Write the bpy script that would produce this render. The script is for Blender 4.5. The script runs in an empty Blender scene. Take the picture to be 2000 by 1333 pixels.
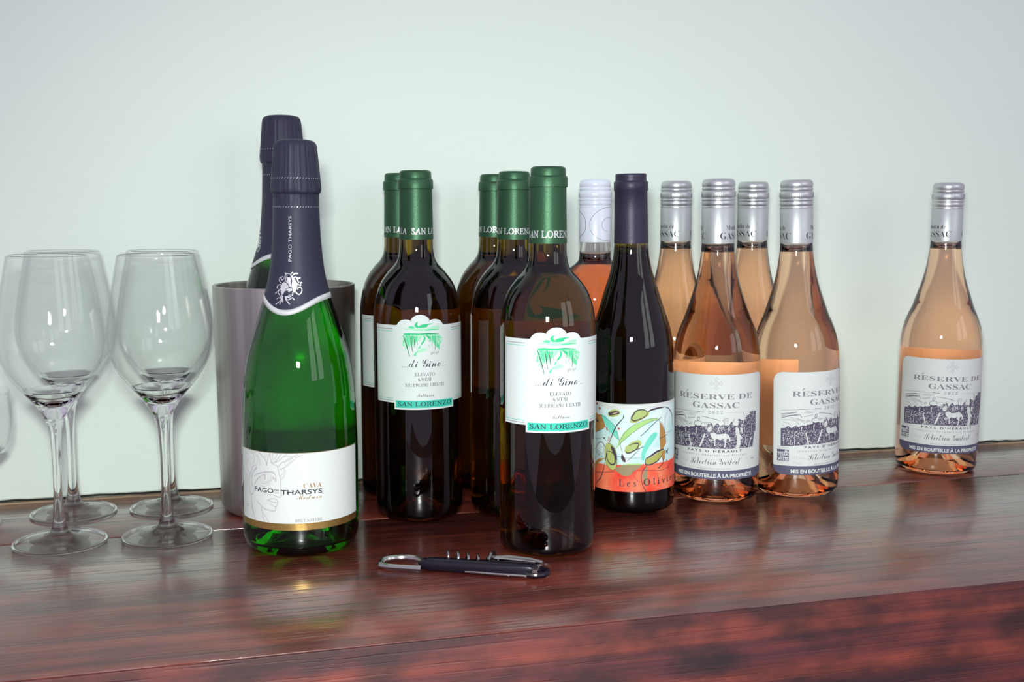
import bpy, bmesh, math, random
from mathutils import Vector, Matrix
from mathutils.geometry import tessellate_polygon
R = math.radians
random.seed(7)
S = bpy.context.scene
COL = S.collection

# ------------------------------------------------------------------ camera, world, lights
S.view_settings.view_transform = 'Standard'
S.view_settings.look = 'None'
S.view_settings.exposure = 0.0
S.view_settings.gamma = 1.0
S.view_settings.use_curve_mapping = False
S.cycles.max_bounces = 20
S.cycles.transmission_bounces = 20
S.cycles.transparent_max_bounces = 64
S.cycles.caustics_reflective = False
S.cycles.caustics_refractive = True
S.cycles.sample_clamp_indirect = 14.0
S.cycles.sample_clamp_direct = 0.0

cam_d = bpy.data.cameras.new('camera')
cam_d.sensor_width = 36.0
cam_d.lens = 2100.0 / 2000.0 * 36.0
cam_d.clip_start = 0.01
cam = bpy.data.objects.new('camera', cam_d)
COL.objects.link(cam)
PITCH, YAW, ROLL = R(7.0), R(14.8), R(0.2)
F = Vector((math.sin(YAW) * math.cos(PITCH), math.cos(YAW) * math.cos(PITCH), -math.sin(PITCH)))
RT = Vector((math.cos(YAW), -math.sin(YAW), 0))
UP = RT.cross(F)
r_ = RT * math.cos(ROLL) + UP * math.sin(ROLL)
u_ = -RT * math.sin(ROLL) + UP * math.cos(ROLL)
m = Matrix((r_, u_, -F)).transposed().to_4x4()
CAMPOS = Vector((0, 0, 0.264))
m.translation = CAMPOS
cam.matrix_world = m
S.camera = cam

W = bpy.data.worlds.new('room_ambient')
S.world = W
W.use_nodes = True
W.node_tree.nodes['Background'].inputs[0].default_value = (0.42, 0.375, 0.49, 1)
W.node_tree.nodes['Background'].inputs[1].default_value = 1.28

def area(name, loc, target, sx, sy, power, col, spread=180):
    d = bpy.data.lights.new(name, 'AREA')
    d.shape = 'RECTANGLE'; d.size = sx; d.size_y = sy
    d.energy = power; d.color = col
    d.spread = R(spread)
    o = bpy.data.objects.new(name, d)
    COL.objects.link(o)
    o.location = loc
    o.rotation_euler = (Vector(target) - Vector(loc)).to_track_quat('-Z', 'Y').to_euler()
    return o
# the flash on top of the camera
fl = area('camera_flash', CAMPOS + Vector((-0.02, -0.02, 0.10)), (0.46, 0.95, -0.40), 0.10, 0.06, 5.6, (0.95, 1.0, 0.97), spread=122)
# the two sashes of a tall window behind and to the right of the camera
WD = Vector((math.sin(R(148)), math.cos(R(148)), 0))
for k, s in enumerate((-1, 1)):
    side = Vector((WD.y, -WD.x, 0))
    p = Vector((0.3, 0.9, 0)) + WD * 2.9 + side * s * 0.42 + Vector((0, 0, 1.1))
    area('window_daylight', p, (0.3, 0.9, 1.1), 0.62, 1.3, 5, (0.93, 1.0, 0.98))

# ------------------------------------------------------------------ material helpers
def mat(name):
    mt = bpy.data.materials.new(name); mt.use_nodes = True
    nt = mt.node_tree
    return mt, nt, nt.nodes['Principled BSDF']
def N(nt, t, **k):
    n = nt.nodes.new(t)
    for a, v in k.items():
        setattr(n, a, v)
    return n
def simple(name, col, rough=0.5, metal=0.0, coat=0.0, spec=0.5, bump=None):
    mt, nt, b = mat(name)
    b.inputs['Base Color'].default_value = (*col, 1)
    b.inputs['Roughness'].default_value = rough
    b.inputs['Metallic'].default_value = metal
    b.inputs['Coat Weight'].default_value = coat
    b.inputs['Coat Roughness'].default_value = 0.08
    b.inputs['Specular IOR Level'].default_value = spec
    # a slight procedural mottling so that no surface is perfectly even
    tc = N(nt, 'ShaderNodeTexCoord'); no = N(nt, 'ShaderNodeTexNoise')
    no.inputs['Scale'].default_value = 260; no.inputs['Detail'].default_value = 4
    nt.links.new(tc.outputs['Object'], no.inputs['Vector'])
    mx = N(nt, 'ShaderNodeMix', data_type='RGBA')
    mx.inputs[6].default_value = (col[0] * .95, col[1] * .95, col[2] * .95, 1)
    mx.inputs[7].default_value = (min(1, col[0] * 1.05), min(1, col[1] * 1.05), min(1, col[2] * 1.05), 1)
    nt.links.new(no.outputs['Fac'], mx.inputs[0]); nt.links.new(mx.outputs[2], b.inputs['Base Color'])
    if bump:
        bn = N(nt, 'ShaderNodeBump'); bn.inputs['Strength'].default_value = bump[1]; bn.inputs['Distance'].default_value = 0.0005
        n2 = N(nt, 'ShaderNodeTexNoise'); n2.inputs['Scale'].default_value = bump[0]
        nt.links.new(tc.outputs['Object'], n2.inputs['Vector'])
        nt.links.new(n2.outputs['Fac'], bn.inputs['Height']); nt.links.new(bn.outputs[0], b.inputs['Normal'])
    return mt
def glass(name, col, ior=1.5, rough=0.0):
    """coloured glass: the light that passes is tinted, the outer reflection is not"""
    mt, nt, b = mat(name); nt.nodes.remove(b)
    rf = N(nt, 'ShaderNodeBsdfRefraction'); rf.inputs['Color'].default_value = (*col, 1); rf.inputs['IOR'].default_value = ior; rf.inputs['Roughness'].default_value = rough
    gl = N(nt, 'ShaderNodeBsdfGlossy'); gl.inputs['Roughness'].default_value = rough
    fr = N(nt, 'ShaderNodeFresnel'); fr.inputs['IOR'].default_value = ior
    geo = N(nt, 'ShaderNodeNewGeometry'); mc = N(nt, 'ShaderNodeMix', data_type='RGBA')
    mc.inputs[6].default_value = (1, 1, 1, 1); mc.inputs[7].default_value = (*col, 1)
    nt.links.new(geo.outputs['Backfacing'], mc.inputs[0]); nt.links.new(mc.outputs[2], gl.inputs['Color'])
    ms = N(nt, 'ShaderNodeMixShader')
    nt.links.new(fr.outputs[0], ms.inputs[0]); nt.links.new(rf.outputs[0], ms.inputs[1]); nt.links.new(gl.outputs[0], ms.inputs[2])
    nt.links.new(ms.outputs[0], nt.nodes['Material Output'].inputs['Surface'])
    return mt
def tinted(name, col, ior=0.9):
    mt, nt, b = mat(name)
    g = N(nt, 'ShaderNodeBsdfRefraction'); g.inputs['Color'].default_value = (*col, 1)
    g.inputs['IOR'].default_value = ior; g.inputs['Roughness'].default_value = 0
    nt.nodes.remove(b)
    nt.links.new(g.outputs[0], nt.nodes['Material Output'].inputs['Surface'])
    return mt

def thin_glass(name):
    """wall of blown glass too thin to bend the light: Fresnel reflection over plain transmission"""
    mt, nt, b = mat(name); nt.nodes.remove(b)
    tr = N(nt, 'ShaderNodeBsdfTransparent'); tr.inputs[0].default_value = (.992, .995, .993, 1)
    gl = N(nt, 'ShaderNodeBsdfGlossy'); gl.inputs['Roughness'].default_value = .015
    fr = N(nt, 'ShaderNodeFresnel'); fr.inputs['IOR'].default_value = 1.37
    geo = N(nt, 'ShaderNodeNewGeometry')
    # the inner face meets the air from inside: same Fresnel curve on both faces
    fr2 = N(nt, 'ShaderNodeFresnel'); fr2.inputs['IOR'].default_value = 1 / 1.37
    mxf = N(nt, 'ShaderNodeMix', data_type='FLOAT')
    nt.links.new(geo.outputs['Backfacing'], mxf.inputs[0]); nt.links.new(fr.outputs[0], mxf.inputs[2]); nt.links.new(fr2.outputs[0], mxf.inputs[3])
    ms = N(nt, 'ShaderNodeMixShader')
    nt.links.new(mxf.outputs[0], ms.inputs[0]); nt.links.new(tr.outputs[0], ms.inputs[1]); nt.links.new(gl.outputs[0], ms.inputs[2])
    nt.links.new(ms.outputs[0], nt.nodes['Material Output'].inputs['Surface'])
    return mt

def wood(name, c1, c2, c3, rough, coat, blotch):
    mt, nt, b = mat(name)
    tc = N(nt, 'ShaderNodeTexCoord')
    mp = N(nt, 'ShaderNodeMapping'); mp.inputs['Scale'].default_value = (3, 95, 95)
    nt.links.new(tc.outputs['Object'], mp.inputs['Vector'])
    n1 = N(nt, 'ShaderNodeTexNoise'); n1.inputs['Scale'].default_value = 1.0; n1.inputs['Detail'].default_value = 8; n1.inputs['Roughness'].default_value = 0.62
    nt.links.new(mp.outputs[0], n1.inputs['Vector'])
    mp2 = N(nt, 'ShaderNodeMapping'); mp2.inputs['Scale'].default_value = (20, 34, 34)
    nt.links.new(tc.outputs['Object'], mp2.inputs['Vector'])
    n2 = N(nt, 'ShaderNodeTexNoise'); n2.inputs['Scale'].default_value = 1.0; n2.inputs['Detail'].default_value = 5
    nt.links.new(mp2.outputs[0], n2.inputs['Vector'])
    cr = N(nt, 'ShaderNodeValToRGB')
    e = cr.color_ramp.elements
    e[0].position = 0.34; e[0].color = (*c1, 1); e[1].position = 0.68; e[1].color = (*c3, 1)
    k = e.new(0.5); k.color = (*c2, 1)
    nt.links.new(n1.outputs['Fac'], cr.inputs[0])
    cr2 = N(nt, 'ShaderNodeValToRGB')
    e = cr2.color_ramp.elements
    e[0].position = 0.38; e[0].color = (blotch, blotch * .9, blotch * 1.1, 1); e[1].position = 0.6; e[1].color = (1, 1, 1, 1)
    nt.links.new(n2.outputs['Fac'], cr2.inputs[0])
    mx = N(nt, 'ShaderNodeMix', data_type='RGBA', blend_type='MULTIPLY'); mx.inputs[0].default_value = 1
    nt.links.new(cr.outputs[0], mx.inputs[6]); nt.links.new(cr2.outputs[0], mx.inputs[7])
    nt.links.new(mx.outputs[2], b.inputs['Base Color'])
    b.inputs['Roughness'].default_value = rough
    b.inputs['Coat Weight'].default_value = coat
    b.inputs['Coat Roughness'].default_value = 0.135; b.inputs['Coat IOR'].default_value = 1.62
    # pores: fine dark grooves along the grain
    mp3 = N(nt, 'ShaderNodeMapping'); mp3.inputs['Scale'].default_value = (12, 420, 420)
    nt.links.new(tc.outputs['Object'], mp3.inputs['Vector'])
    n3 = N(nt, 'ShaderNodeTexNoise'); n3.inputs['Scale'].default_value = 1.0; n3.inputs['Detail'].default_value = 3
    nt.links.new(mp3.outputs[0], n3.inputs['Vector'])
    cr3 = N(nt, 'ShaderNodeValToRGB'); e = cr3.color_ramp.elements
    e[0].position = 0.33; e[0].color = (0, 0, 0, 1); e[1].position = 0.43; e[1].color = (1, 1, 1, 1)
    nt.links.new(n3.outputs['Fac'], cr3.inputs[0])
    bn = N(nt, 'ShaderNodeBump'); bn.inputs['Strength'].default_value = 0.35; bn.inputs['Distance'].default_value = 0.0006
    ad = N(nt, 'ShaderNodeMath', operation='ADD')
    nt.links.new(cr3.outputs[0], ad.inputs[0]); nt.links.new(n1.outputs['Fac'], ad.inputs[1])
    nt.links.new(ad.outputs[0], bn.inputs['Height'])
    nt.links.new(bn.outputs[0], b.inputs['Normal'])
    nt.links.new(bn.outputs[0], b.inputs['Coat Normal'])
    return mt

M = {}
M['top'] = wood('varnished_mahogany_top', (.060, .011, .007), (.125, .021, .013), (.20, .040, .022), 0.36, 1.0, .6)
M['apron'] = wood('red_mahogany_front', (.030, .006, .011), (.090, .013, .012), (.165, .027, .014), 0.6, 0.0, .30)
M['seamwood'] = wood('raw_orange_seam', (.03, .006, .006), (.14, .03, .012), (.34, .08, .03), 0.7, 0.0, .2)
M['rawedge'] = wood('bare_tan_edge', (.25, .16, .09), (.42, .30, .18), (.6, .47, .33), 0.8, 0, .6)
def paint(name, col):
    mt, nt, b = mat(name)
    tc = N(nt, 'ShaderNodeTexCoord')
    b.inputs['Roughness'].default_value = 0.55
    b.inputs['Specular IOR Level'].default_value = 0.3
    n = N(nt, 'ShaderNodeTexNoise'); n.inputs['Scale'].default_value = 3; n.inputs['Detail'].default_value = 5
    nt.links.new(tc.outputs['Object'], n.inputs['Vector'])
    mx = N(nt, 'ShaderNodeMix', data_type='RGBA')
    mx.inputs[6].default_value = (col[0] * .95, col[1] * .96, col[2] * .955, 1)
    mx.inputs[7].default_value = (*col, 1)
    nt.links.new(n.outputs['Fac'], mx.inputs[0]); nt.links.new(mx.outputs[2], b.inputs['Base Color'])
    n2 = N(nt, 'ShaderNodeTexNoise'); n2.inputs['Scale'].default_value = 90; n2.inputs['Detail'].default_value = 6
    mp = N(nt, 'ShaderNodeMapping'); mp.inputs['Scale'].default_value = (.6, 1, 1.6)
    nt.links.new(tc.outputs['Object'], mp.inputs['Vector']); nt.links.new(mp.outputs[0], n2.inputs['Vector'])
    bn = N(nt, 'ShaderNodeBump'); bn.inputs['Strength'].default_value = 0.14; bn.inputs['Distance'].default_value = 0.002
    nt.links.new(n2.outputs['Fac'], bn.inputs['Height']); nt.links.new(bn.outputs[0], b.inputs['Normal'])
    return mt
M['wall'] = paint('chalky_wall_paint', (.79, .905, .80))
M['floor'] = simple('grey_floor', (.2, .17, .15), .6)
M['thin'] = thin_glass('blown_thin_glass')
M['clear'] = glass('clear_glass', (.985, .99, .985), 1.5)
M['rose_glass'] = glass('pale_bottle_glass', (1.0, .99, .97), 1.5)
M['rose'] = tinted('rose_wine', (1.0, .82, .68))
M['rose2'] = tinted('deep_rose_wine', (.98, .62, .42))
M['air'] = glass('head_space', (1, 1, 1), 0.6667)
M['green_glass'] = glass('green_bottle_glass', (.24, .80, .035), 1.5)
M['cava_wine'] = tinted('sparkling_wine', (.80, .95, .45))
M['brown_glass'] = glass('brown_bottle_glass', (.50, .40, .11), 1.5)
M['white_wine'] = tinted('amber_wine', (.93, .80, .36))
M['olive_glass'] = glass('olive_bottle_glass', (.55, .50, .05), 1.5)
M['red_wine'] = simple('red_wine', (.010, .004, .020), .6, spec=0.0)
M['paper'] = simple('label_paper', (.63, .68, .64), .6, bump=(900, .15))
M['paper_w'] = simple('laid_label_paper', (.62, .69, .66), .6, bump=(900, .1))
M['backpaper'] = simple('back_label_paper', (.80, .78, .72), .7)
M['backdark'] = simple('dark_back_label', (.05, .06, .05), .7)
M['foil'] = simple('slate_foil', (.026, .026, .052), .52, metal=0.0, spec=.3, bump=(400, .3))
M['slate'] = simple('slate_capsule', (.030, .027, .052), .42, metal=.2, spec=.4, bump=(900, .25))
M['gcap'] = simple('green_capsule', (.033, .103, .048), .44, metal=.6, bump=(900, .25))
M['silver'] = simple('silver_print', (.74, .76, .75), .3, metal=.6)
M['silverband'] = simple('silver_foil_band', (.66, .70, .68), .42, metal=.3)
M['gold'] = simple('gold_foil', (.55, .36, .11), .33, metal=.9, bump=(500, .3))
M['screw'] = simple('aluminium_cap', (.55, .58, .575), .36, metal=.8)
M['skirt'] = simple('silver_grey_skirt', (.50, .54, .53), .42, metal=.5)
M['whitecap'] = simple('white_cap', (.72, .78, .86), .3, coat=.4)
M['ink'] = simple('black_ink', (.025, .02, .035), .6)
M['ink2'] = simple('grey_ink', (.16, .15, .17), .6)
M['inkfaint'] = simple('pale_grey_ink', (.42, .44, .44), .6)
M['navy'] = simple('slate_blue_ink', (.085, .085, .14), .6)
M['engrave'] = simple('engraving_ink', (.075, .062, .11), .6)
M['medusa'] = simple('pale_line_ink', (.48, .46, .47), .6)
M['teal'] = simple('teal_ink', (.03, .52, .38), .5)
M['g_l'] = simple('bright_green_ink', (.01, .52, .20), .6)
M['g_m'] = simple('mid_green_ink', (.10, .60, .30), .6)
M['g_p'] = simple('pale_green_ink', (.36, .72, .48), .6)
M['g_d'] = simple('dark_green_ink', (.005, .13, .05), .6)
M['bronze'] = simple('bronze_print', (.36, .22, .07), .4, metal=.3)
for k, c in dict(tq=(.16, .66, .50), lg=(.36, .64, .20), og=(.38, .50, .16), og2=(.38, .40, .10), yg=(.42, .50, .14), br=(.055, .038, .05), sk=(.52, .42, .28),
                 dk=(.03, .03, .04), rd=(.42, .09, .08), ob=(.30, .24, .13)).items():
    M['o_' + k] = simple('watercolour_' + k, c, .6)
M['o_or'] = simple('watercolour_orange', (.42, .22, .06), .6)
def watercolour(name, a, c, sc, th=(.4, .6)):
    mt, nt, b = mat(name)
    tc = N(nt, 'ShaderNodeTexCoord'); n = N(nt, 'ShaderNodeTexNoise'); n.inputs['Scale'].default_value = sc; n.inputs['Detail'].default_value = 7
    nt.links.new(tc.outputs['Object'], n.inputs['Vector'])
    cr = N(nt, 'ShaderNodeValToRGB'); e = cr.color_ramp.elements
    e[0].position = th[0]; e[0].color = (*a, 1); e[1].position = th[1]; e[1].color = (*c, 1)
    nt.links.new(n.outputs['Fac'], cr.inputs[0]); nt.links.new(cr.outputs[0], b.inputs['Base Color'])
    b.inputs['Roughness'].default_value = .6
    return mt
M['o_sky'] = watercolour('watercolour_sky', (.50, .76, .74), (.68, .82, .78), 90)
M['o_r'] = watercolour('watercolour_red', (.80, .045, .02), (.84, .22, .11), 60, (.38, .66))
def brushed():
    mt, nt, b = mat('brushed_steel')
    tc = N(nt, 'ShaderNodeTexCoord'); mp = N(nt, 'ShaderNodeMapping'); mp.inputs['Scale'].default_value = (70, 70, 1.6)
    n = N(nt, 'ShaderNodeTexNoise'); n.inputs['Detail'].default_value = 6; n.inputs['Scale'].default_value = 1
    nt.links.new(tc.outputs['Object'], mp.inputs['Vector']); nt.links.new(mp.outputs[0], n.inputs['Vector'])
    cr = N(nt, 'ShaderNodeValToRGB'); e = cr.color_ramp.elements
    e[0].position = .3; e[0].color = (.30, .275, .26, 1); e[1].position = .72; e[1].color = (.58, .55, .52, 1)
    nt.links.new(n.outputs['Fac'], cr.inputs[0]); nt.links.new(cr.outputs[0], b.inputs['Base Color'])
    b.inputs['Metallic'].default_value = 1; b.inputs['Roughness'].default_value = .36
    bn = N(nt, 'ShaderNodeBump'); bn.inputs['Strength'].default_value = .2; bn.inputs['Distance'].default_value = .0008
    nt.links.new(n.outputs['Fac'], bn.inputs['Height']); nt.links.new(bn.outputs[0], b.inputs['Normal'])
    return mt
M['steel'] = brushed()
M['chrome'] = simple('chrome', (.42, .41, .39), .16, metal=1)
M['blackchrome'] = simple('black_handle', (.006, .004, .009), .25, spec=.35)

# ------------------------------------------------------------------ mesh helpers (millimetres in, metres out)
def link(name, me, mats, parent=None, smooth=True, auto=None):
    for mm in (mats if isinstance(mats, (list, tuple)) else [mats]):
        me.materials.append(M[mm])
    if smooth:
        for p in me.polygons: p.use_smooth = True
        if auto: 
            try: me.set_sharp_from_angle(angle=R(auto))
            except Exception: pass
    o = bpy.data.objects.new(name, me); COL.objects.link(o)
    if parent: o.parent = parent
    return o
def lathe_mesh(name, prof, seg=96, fn=None, flip=False):
    """prof: (r, z) in mm from bottom to top or any closed order; r=0 ends become poles"""
    bm = bmesh.new(); rings = []
    for i, (r, z) in enumerate(prof):
        if r < 1e-6:
            rings.append([bm.verts.new((0, 0, z / 1000))])
        else:
            rg = []
            for k in range(seg):
                a = 2 * math.pi * k / seg
                rr, zz = (r, z) if fn is None else fn(r, z, a, i)
                rg.append(bm.verts.new((rr * math.sin(a) / 1000, -rr * math.cos(a) / 1000, zz / 1000)))
            rings.append(rg)
    for a, b in zip(rings, rings[1:]):
        if len(a) == 1 and len(b) == 1: continue
        for k in range(seg):
            k2 = (k + 1) % seg
            if len(a) == 1: bm.faces.new((a[0], b[k2], b[k]))
            elif len(b) == 1: bm.faces.new((a[k], a[k2], b[0]))
            else: bm.faces.new((a[k], a[k2], b[k2], b[k]))
    bmesh.ops.recalc_face_normals(bm, faces=bm.faces[:])
    if flip: bmesh.ops.reverse_faces(bm, faces=bm.faces[:])
    me = bpy.data.meshes.new(name); bm.to_mesh(me); bm.free()
    return me
def smooth_prof(pts, n=6):
    """Catmull-Rom through (r,z) points"""
    out = []
    for i in range(len(pts) - 1):
        p0 = pts[max(i - 1, 0)]; p1 = pts[i]; p2 = pts[i + 1]; p3 = pts[min(i + 2, len(pts) - 1)]
        for k in range(n):
            t = k / n
            q = []
            for d in (0, 1):
                a, b, c, e = p0[d], p1[d], p2[d], p3[d]
                q.append(.5 * (2 * b + (c - a) * t + (2 * a - 5 * b + 4 * c - e) * t * t + (3 * b - a - 3 * c + e) * t ** 3))
            out.append(tuple(q))
    out.append(pts[-1])
    return out
def rad_at(prof, z):
    for (r1, z1), (r2, z2) in zip(prof, prof[1:]):
        if min(z1, z2) <= z <= max(z1, z2) and abs(z2 - z1) > 1e-9:
            return r1 + (r2 - r1) * (z - z1) / (z2 - z1)
    return prof[-1][0]

class Print:
    """flat artwork in (u, z) mm, wrapped around a body of revolution in stacked thin layers"""
    def __init__(s): s.bm = bmesh.new(); s.lay = s.bm.verts.layers.float.new('off'); s.mats = []
    def _m(s, name):
        if name not in s.mats: s.mats.append(name)
        return s.mats.index(name)
    def tris(s, verts, faces, m, off):
        mi = s._m(m); vs = []
        for x, y in verts:
            v = s.bm.verts.new((x, y, 0)); v[s.lay] = off; vs.append(v)
        for f in faces:
            try:
                fc = s.bm.faces.new([vs[i] for i in f]); fc.material_index = mi
                if fc.normal.length == 0: fc.normal_update()
                if fc.normal.z < 0: fc.normal_flip()
            except ValueError: pass
    def poly(s, pts, m, off):
        pts = [p for i, p in enumerate(pts) if p != pts[i - 1]]
        if len(pts) < 3: return
        t = tessellate_polygon([[Vector((x, y, 0)) for x, y in pts]])
        s.tris(pts, t, m, off)
    def rect(s, x0, y0, x1, y1, m, off): s.poly([(x0, y0), (x1, y0), (x1, y1), (x0, y1)], m, off)
    def line(s, pts, w, m, off, taper=False, smooth=True):
        if smooth and len(pts) > 2:
            pts = smooth_prof(pts, 4)
        n = len(pts); L = []; Rr = []
        for i, (x, y) in enumerate(pts):
            a = pts[max(i - 1, 0)]; b = pts[min(i + 1, n - 1)]
            dx, dy = b[0] - a[0], b[1] - a[1]; l = math.hypot(dx, dy) or 1
            ww = w / 2 * (1 if not taper else (0.35 + .65 * math.sin(math.pi * i / max(1, n - 1))))
            L.append((x - dy / l * ww, y + dx / l * ww)); Rr.append((x + dy / l * ww, y - dx / l * ww))
        s.tris(L + Rr, [(i, i + 1, n + i + 1, n + i) for i in range(n - 1)], m, off)
    def text(s, body, x0, x1, y, h, m, off, slant=0.0, weight=0.0, rot=0):
        """fit the text between x0 and x1 on baseline y with capital height h"""
        c = bpy.data.curves.new('t', 'FONT'); c.body = body; c.size = 1; c.resolution_u = 3
        c.shear = slant; c.offset = weight
        o = bpy.data.objects.new('t', c); COL.objects.link(o)
        me = o.to_mesh()
        vs = [(v.co.x, v.co.y) for v in me.vertices]; fs = [tuple(p.vertices) for p in me.polygons]
        o.to_mesh_clear(); bpy.data.objects.remove(o); bpy.data.curves.remove(c)
        if not vs: return
        a = min(v[0] for v in vs); b = max(v[0] for v in vs)
        k = (x1 - x0) / (b - a); ky = h / .70
        out = [(x0 + (v[0] - a) * k, y + v[1] * ky) for v in vs]
        if rot:
            cx, cy = x0, y
            out = [(cx - (q[1] - cy), cy + (q[0] - cx)) for q in out] if rot > 0 else [(cx + (q[1] - cy), cy - (q[0] - cx)) for q in out]
        s.tris(out, fs, m, off)
    def wrap(s, name, prof, rref=None, step=2.0, base=0.0, parent=None, kind=True):
        bm = s.bm
        xs = [v.co.x for v in bm.verts]
        x = math.floor(min(xs) / step) * step + step
        while x < max(xs):
            bmesh.ops.bisect_plane(bm, geom=bm.verts[:] + bm.edges[:] + bm.faces[:], plane_co=(x, 0, 0), plane_no=(1, 0, 0))
            x += step
        if not callable(prof) and isinstance(prof, (list, tuple)):
            zs = sorted(v.co.y for v in bm.verts)
            y = zs[0] + 2.0
            while y < zs[-1]:
                bmesh.ops.bisect_plane(bm, geom=bm.verts[:] + bm.edges[:] + bm.faces[:], plane_co=(0, y, 0), plane_no=(0, 1, 0))
                y += 2.0
        for v in bm.verts:
            u, z = v.co.x, v.co.y
            r = rad_at(prof, z) if isinstance(prof, (list, tuple)) else prof
            th = u / (rref or r)
            r = r + base + v[s.lay]
            v.co = (r * math.sin(th) / 1000, -r * math.cos(th) / 1000, z / 1000)
        me = bpy.data.meshes.new(name); bm.to_mesh(me); bm.free()
        o = link(name, me, s.mats, parent, smooth=False); o['kind'] = 'stuff' if kind else o.get('kind', '')
        if not kind: del o['kind']
        return o
def sheet(name, pts, m, R0, parent, off=.05, th=.12, step=2.0):
    p = Print(); p.poly(pts, m, 0); o = p.wrap(name, R0, base=off, step=step, parent=parent, kind=False)
    md = o.modifiers.new('thickness', 'SOLIDIFY'); md.thickness = th / 1000; md.offset = 1
    return o
def bf(s, base, digits=0):
    o = ''
    for c in s:
        if 'A' <= c <= 'Z': o += chr(base + ord(c) - 65)
        elif 'a' <= c <= 'z': o += chr(base + 26 + ord(c) - 97)
        elif c.isdigit() and digits: o += chr(digits + ord(c) - 48)
        else: o += c
    return o
def serif(s): return bf(s, 0x1D400, 0x1D7CE)       # upright bold serif letters
def ital(s): return bf(s, 0x1D434).replace(chr(0x1D434 + 26 + 7), '\u210e')
def script(s): return bf(s, 0x1D4D0)
def thing(name, label, cat, loc, rz=0, group=None):
    o = bpy.data.objects.new(name, None); COL.objects.link(o)
    o.location = loc; o.rotation_euler = (0, 0, rz); o.empty_display_size = .02
    o['label'] = label; o['category'] = cat
    if group: o['group'] = group
    return o
def dup(root, label, loc):
    c = root.copy(); COL.objects.link(c); c['label'] = label; c.location = loc
    mp = {}
    for ch in root.children:
        d = ch.copy(); COL.objects.link(d); d.parent = c; mp[ch.name.split('.')[0]] = d
        for g in ch.children:
            e = g.copy(); COL.objects.link(e); e.parent = d
    return c
def child(root, kind):
    for c in root.children:
        if c.name.split('.')[0] == kind: return c
def caster(o): pass
def receiver(o): pass
def face_cam(x, y): return math.atan2(x, -(0 - y)) * -1      # turns local -Y towards the camera
def tilt(o, x, y, lean):
    """lean sideways (radians, positive = to the right as seen) keeping the base on the wood"""
    rz = -math.atan2(x, y)
    Mz = Matrix.Rotation(rz, 3, 'Z'); 
    Mt = Matrix.Rotation(lean, 3, Vector((math.sin(YAW), math.cos(YAW), 0)))
    o.rotation_euler = (Mt @ Mz).to_euler()

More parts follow.
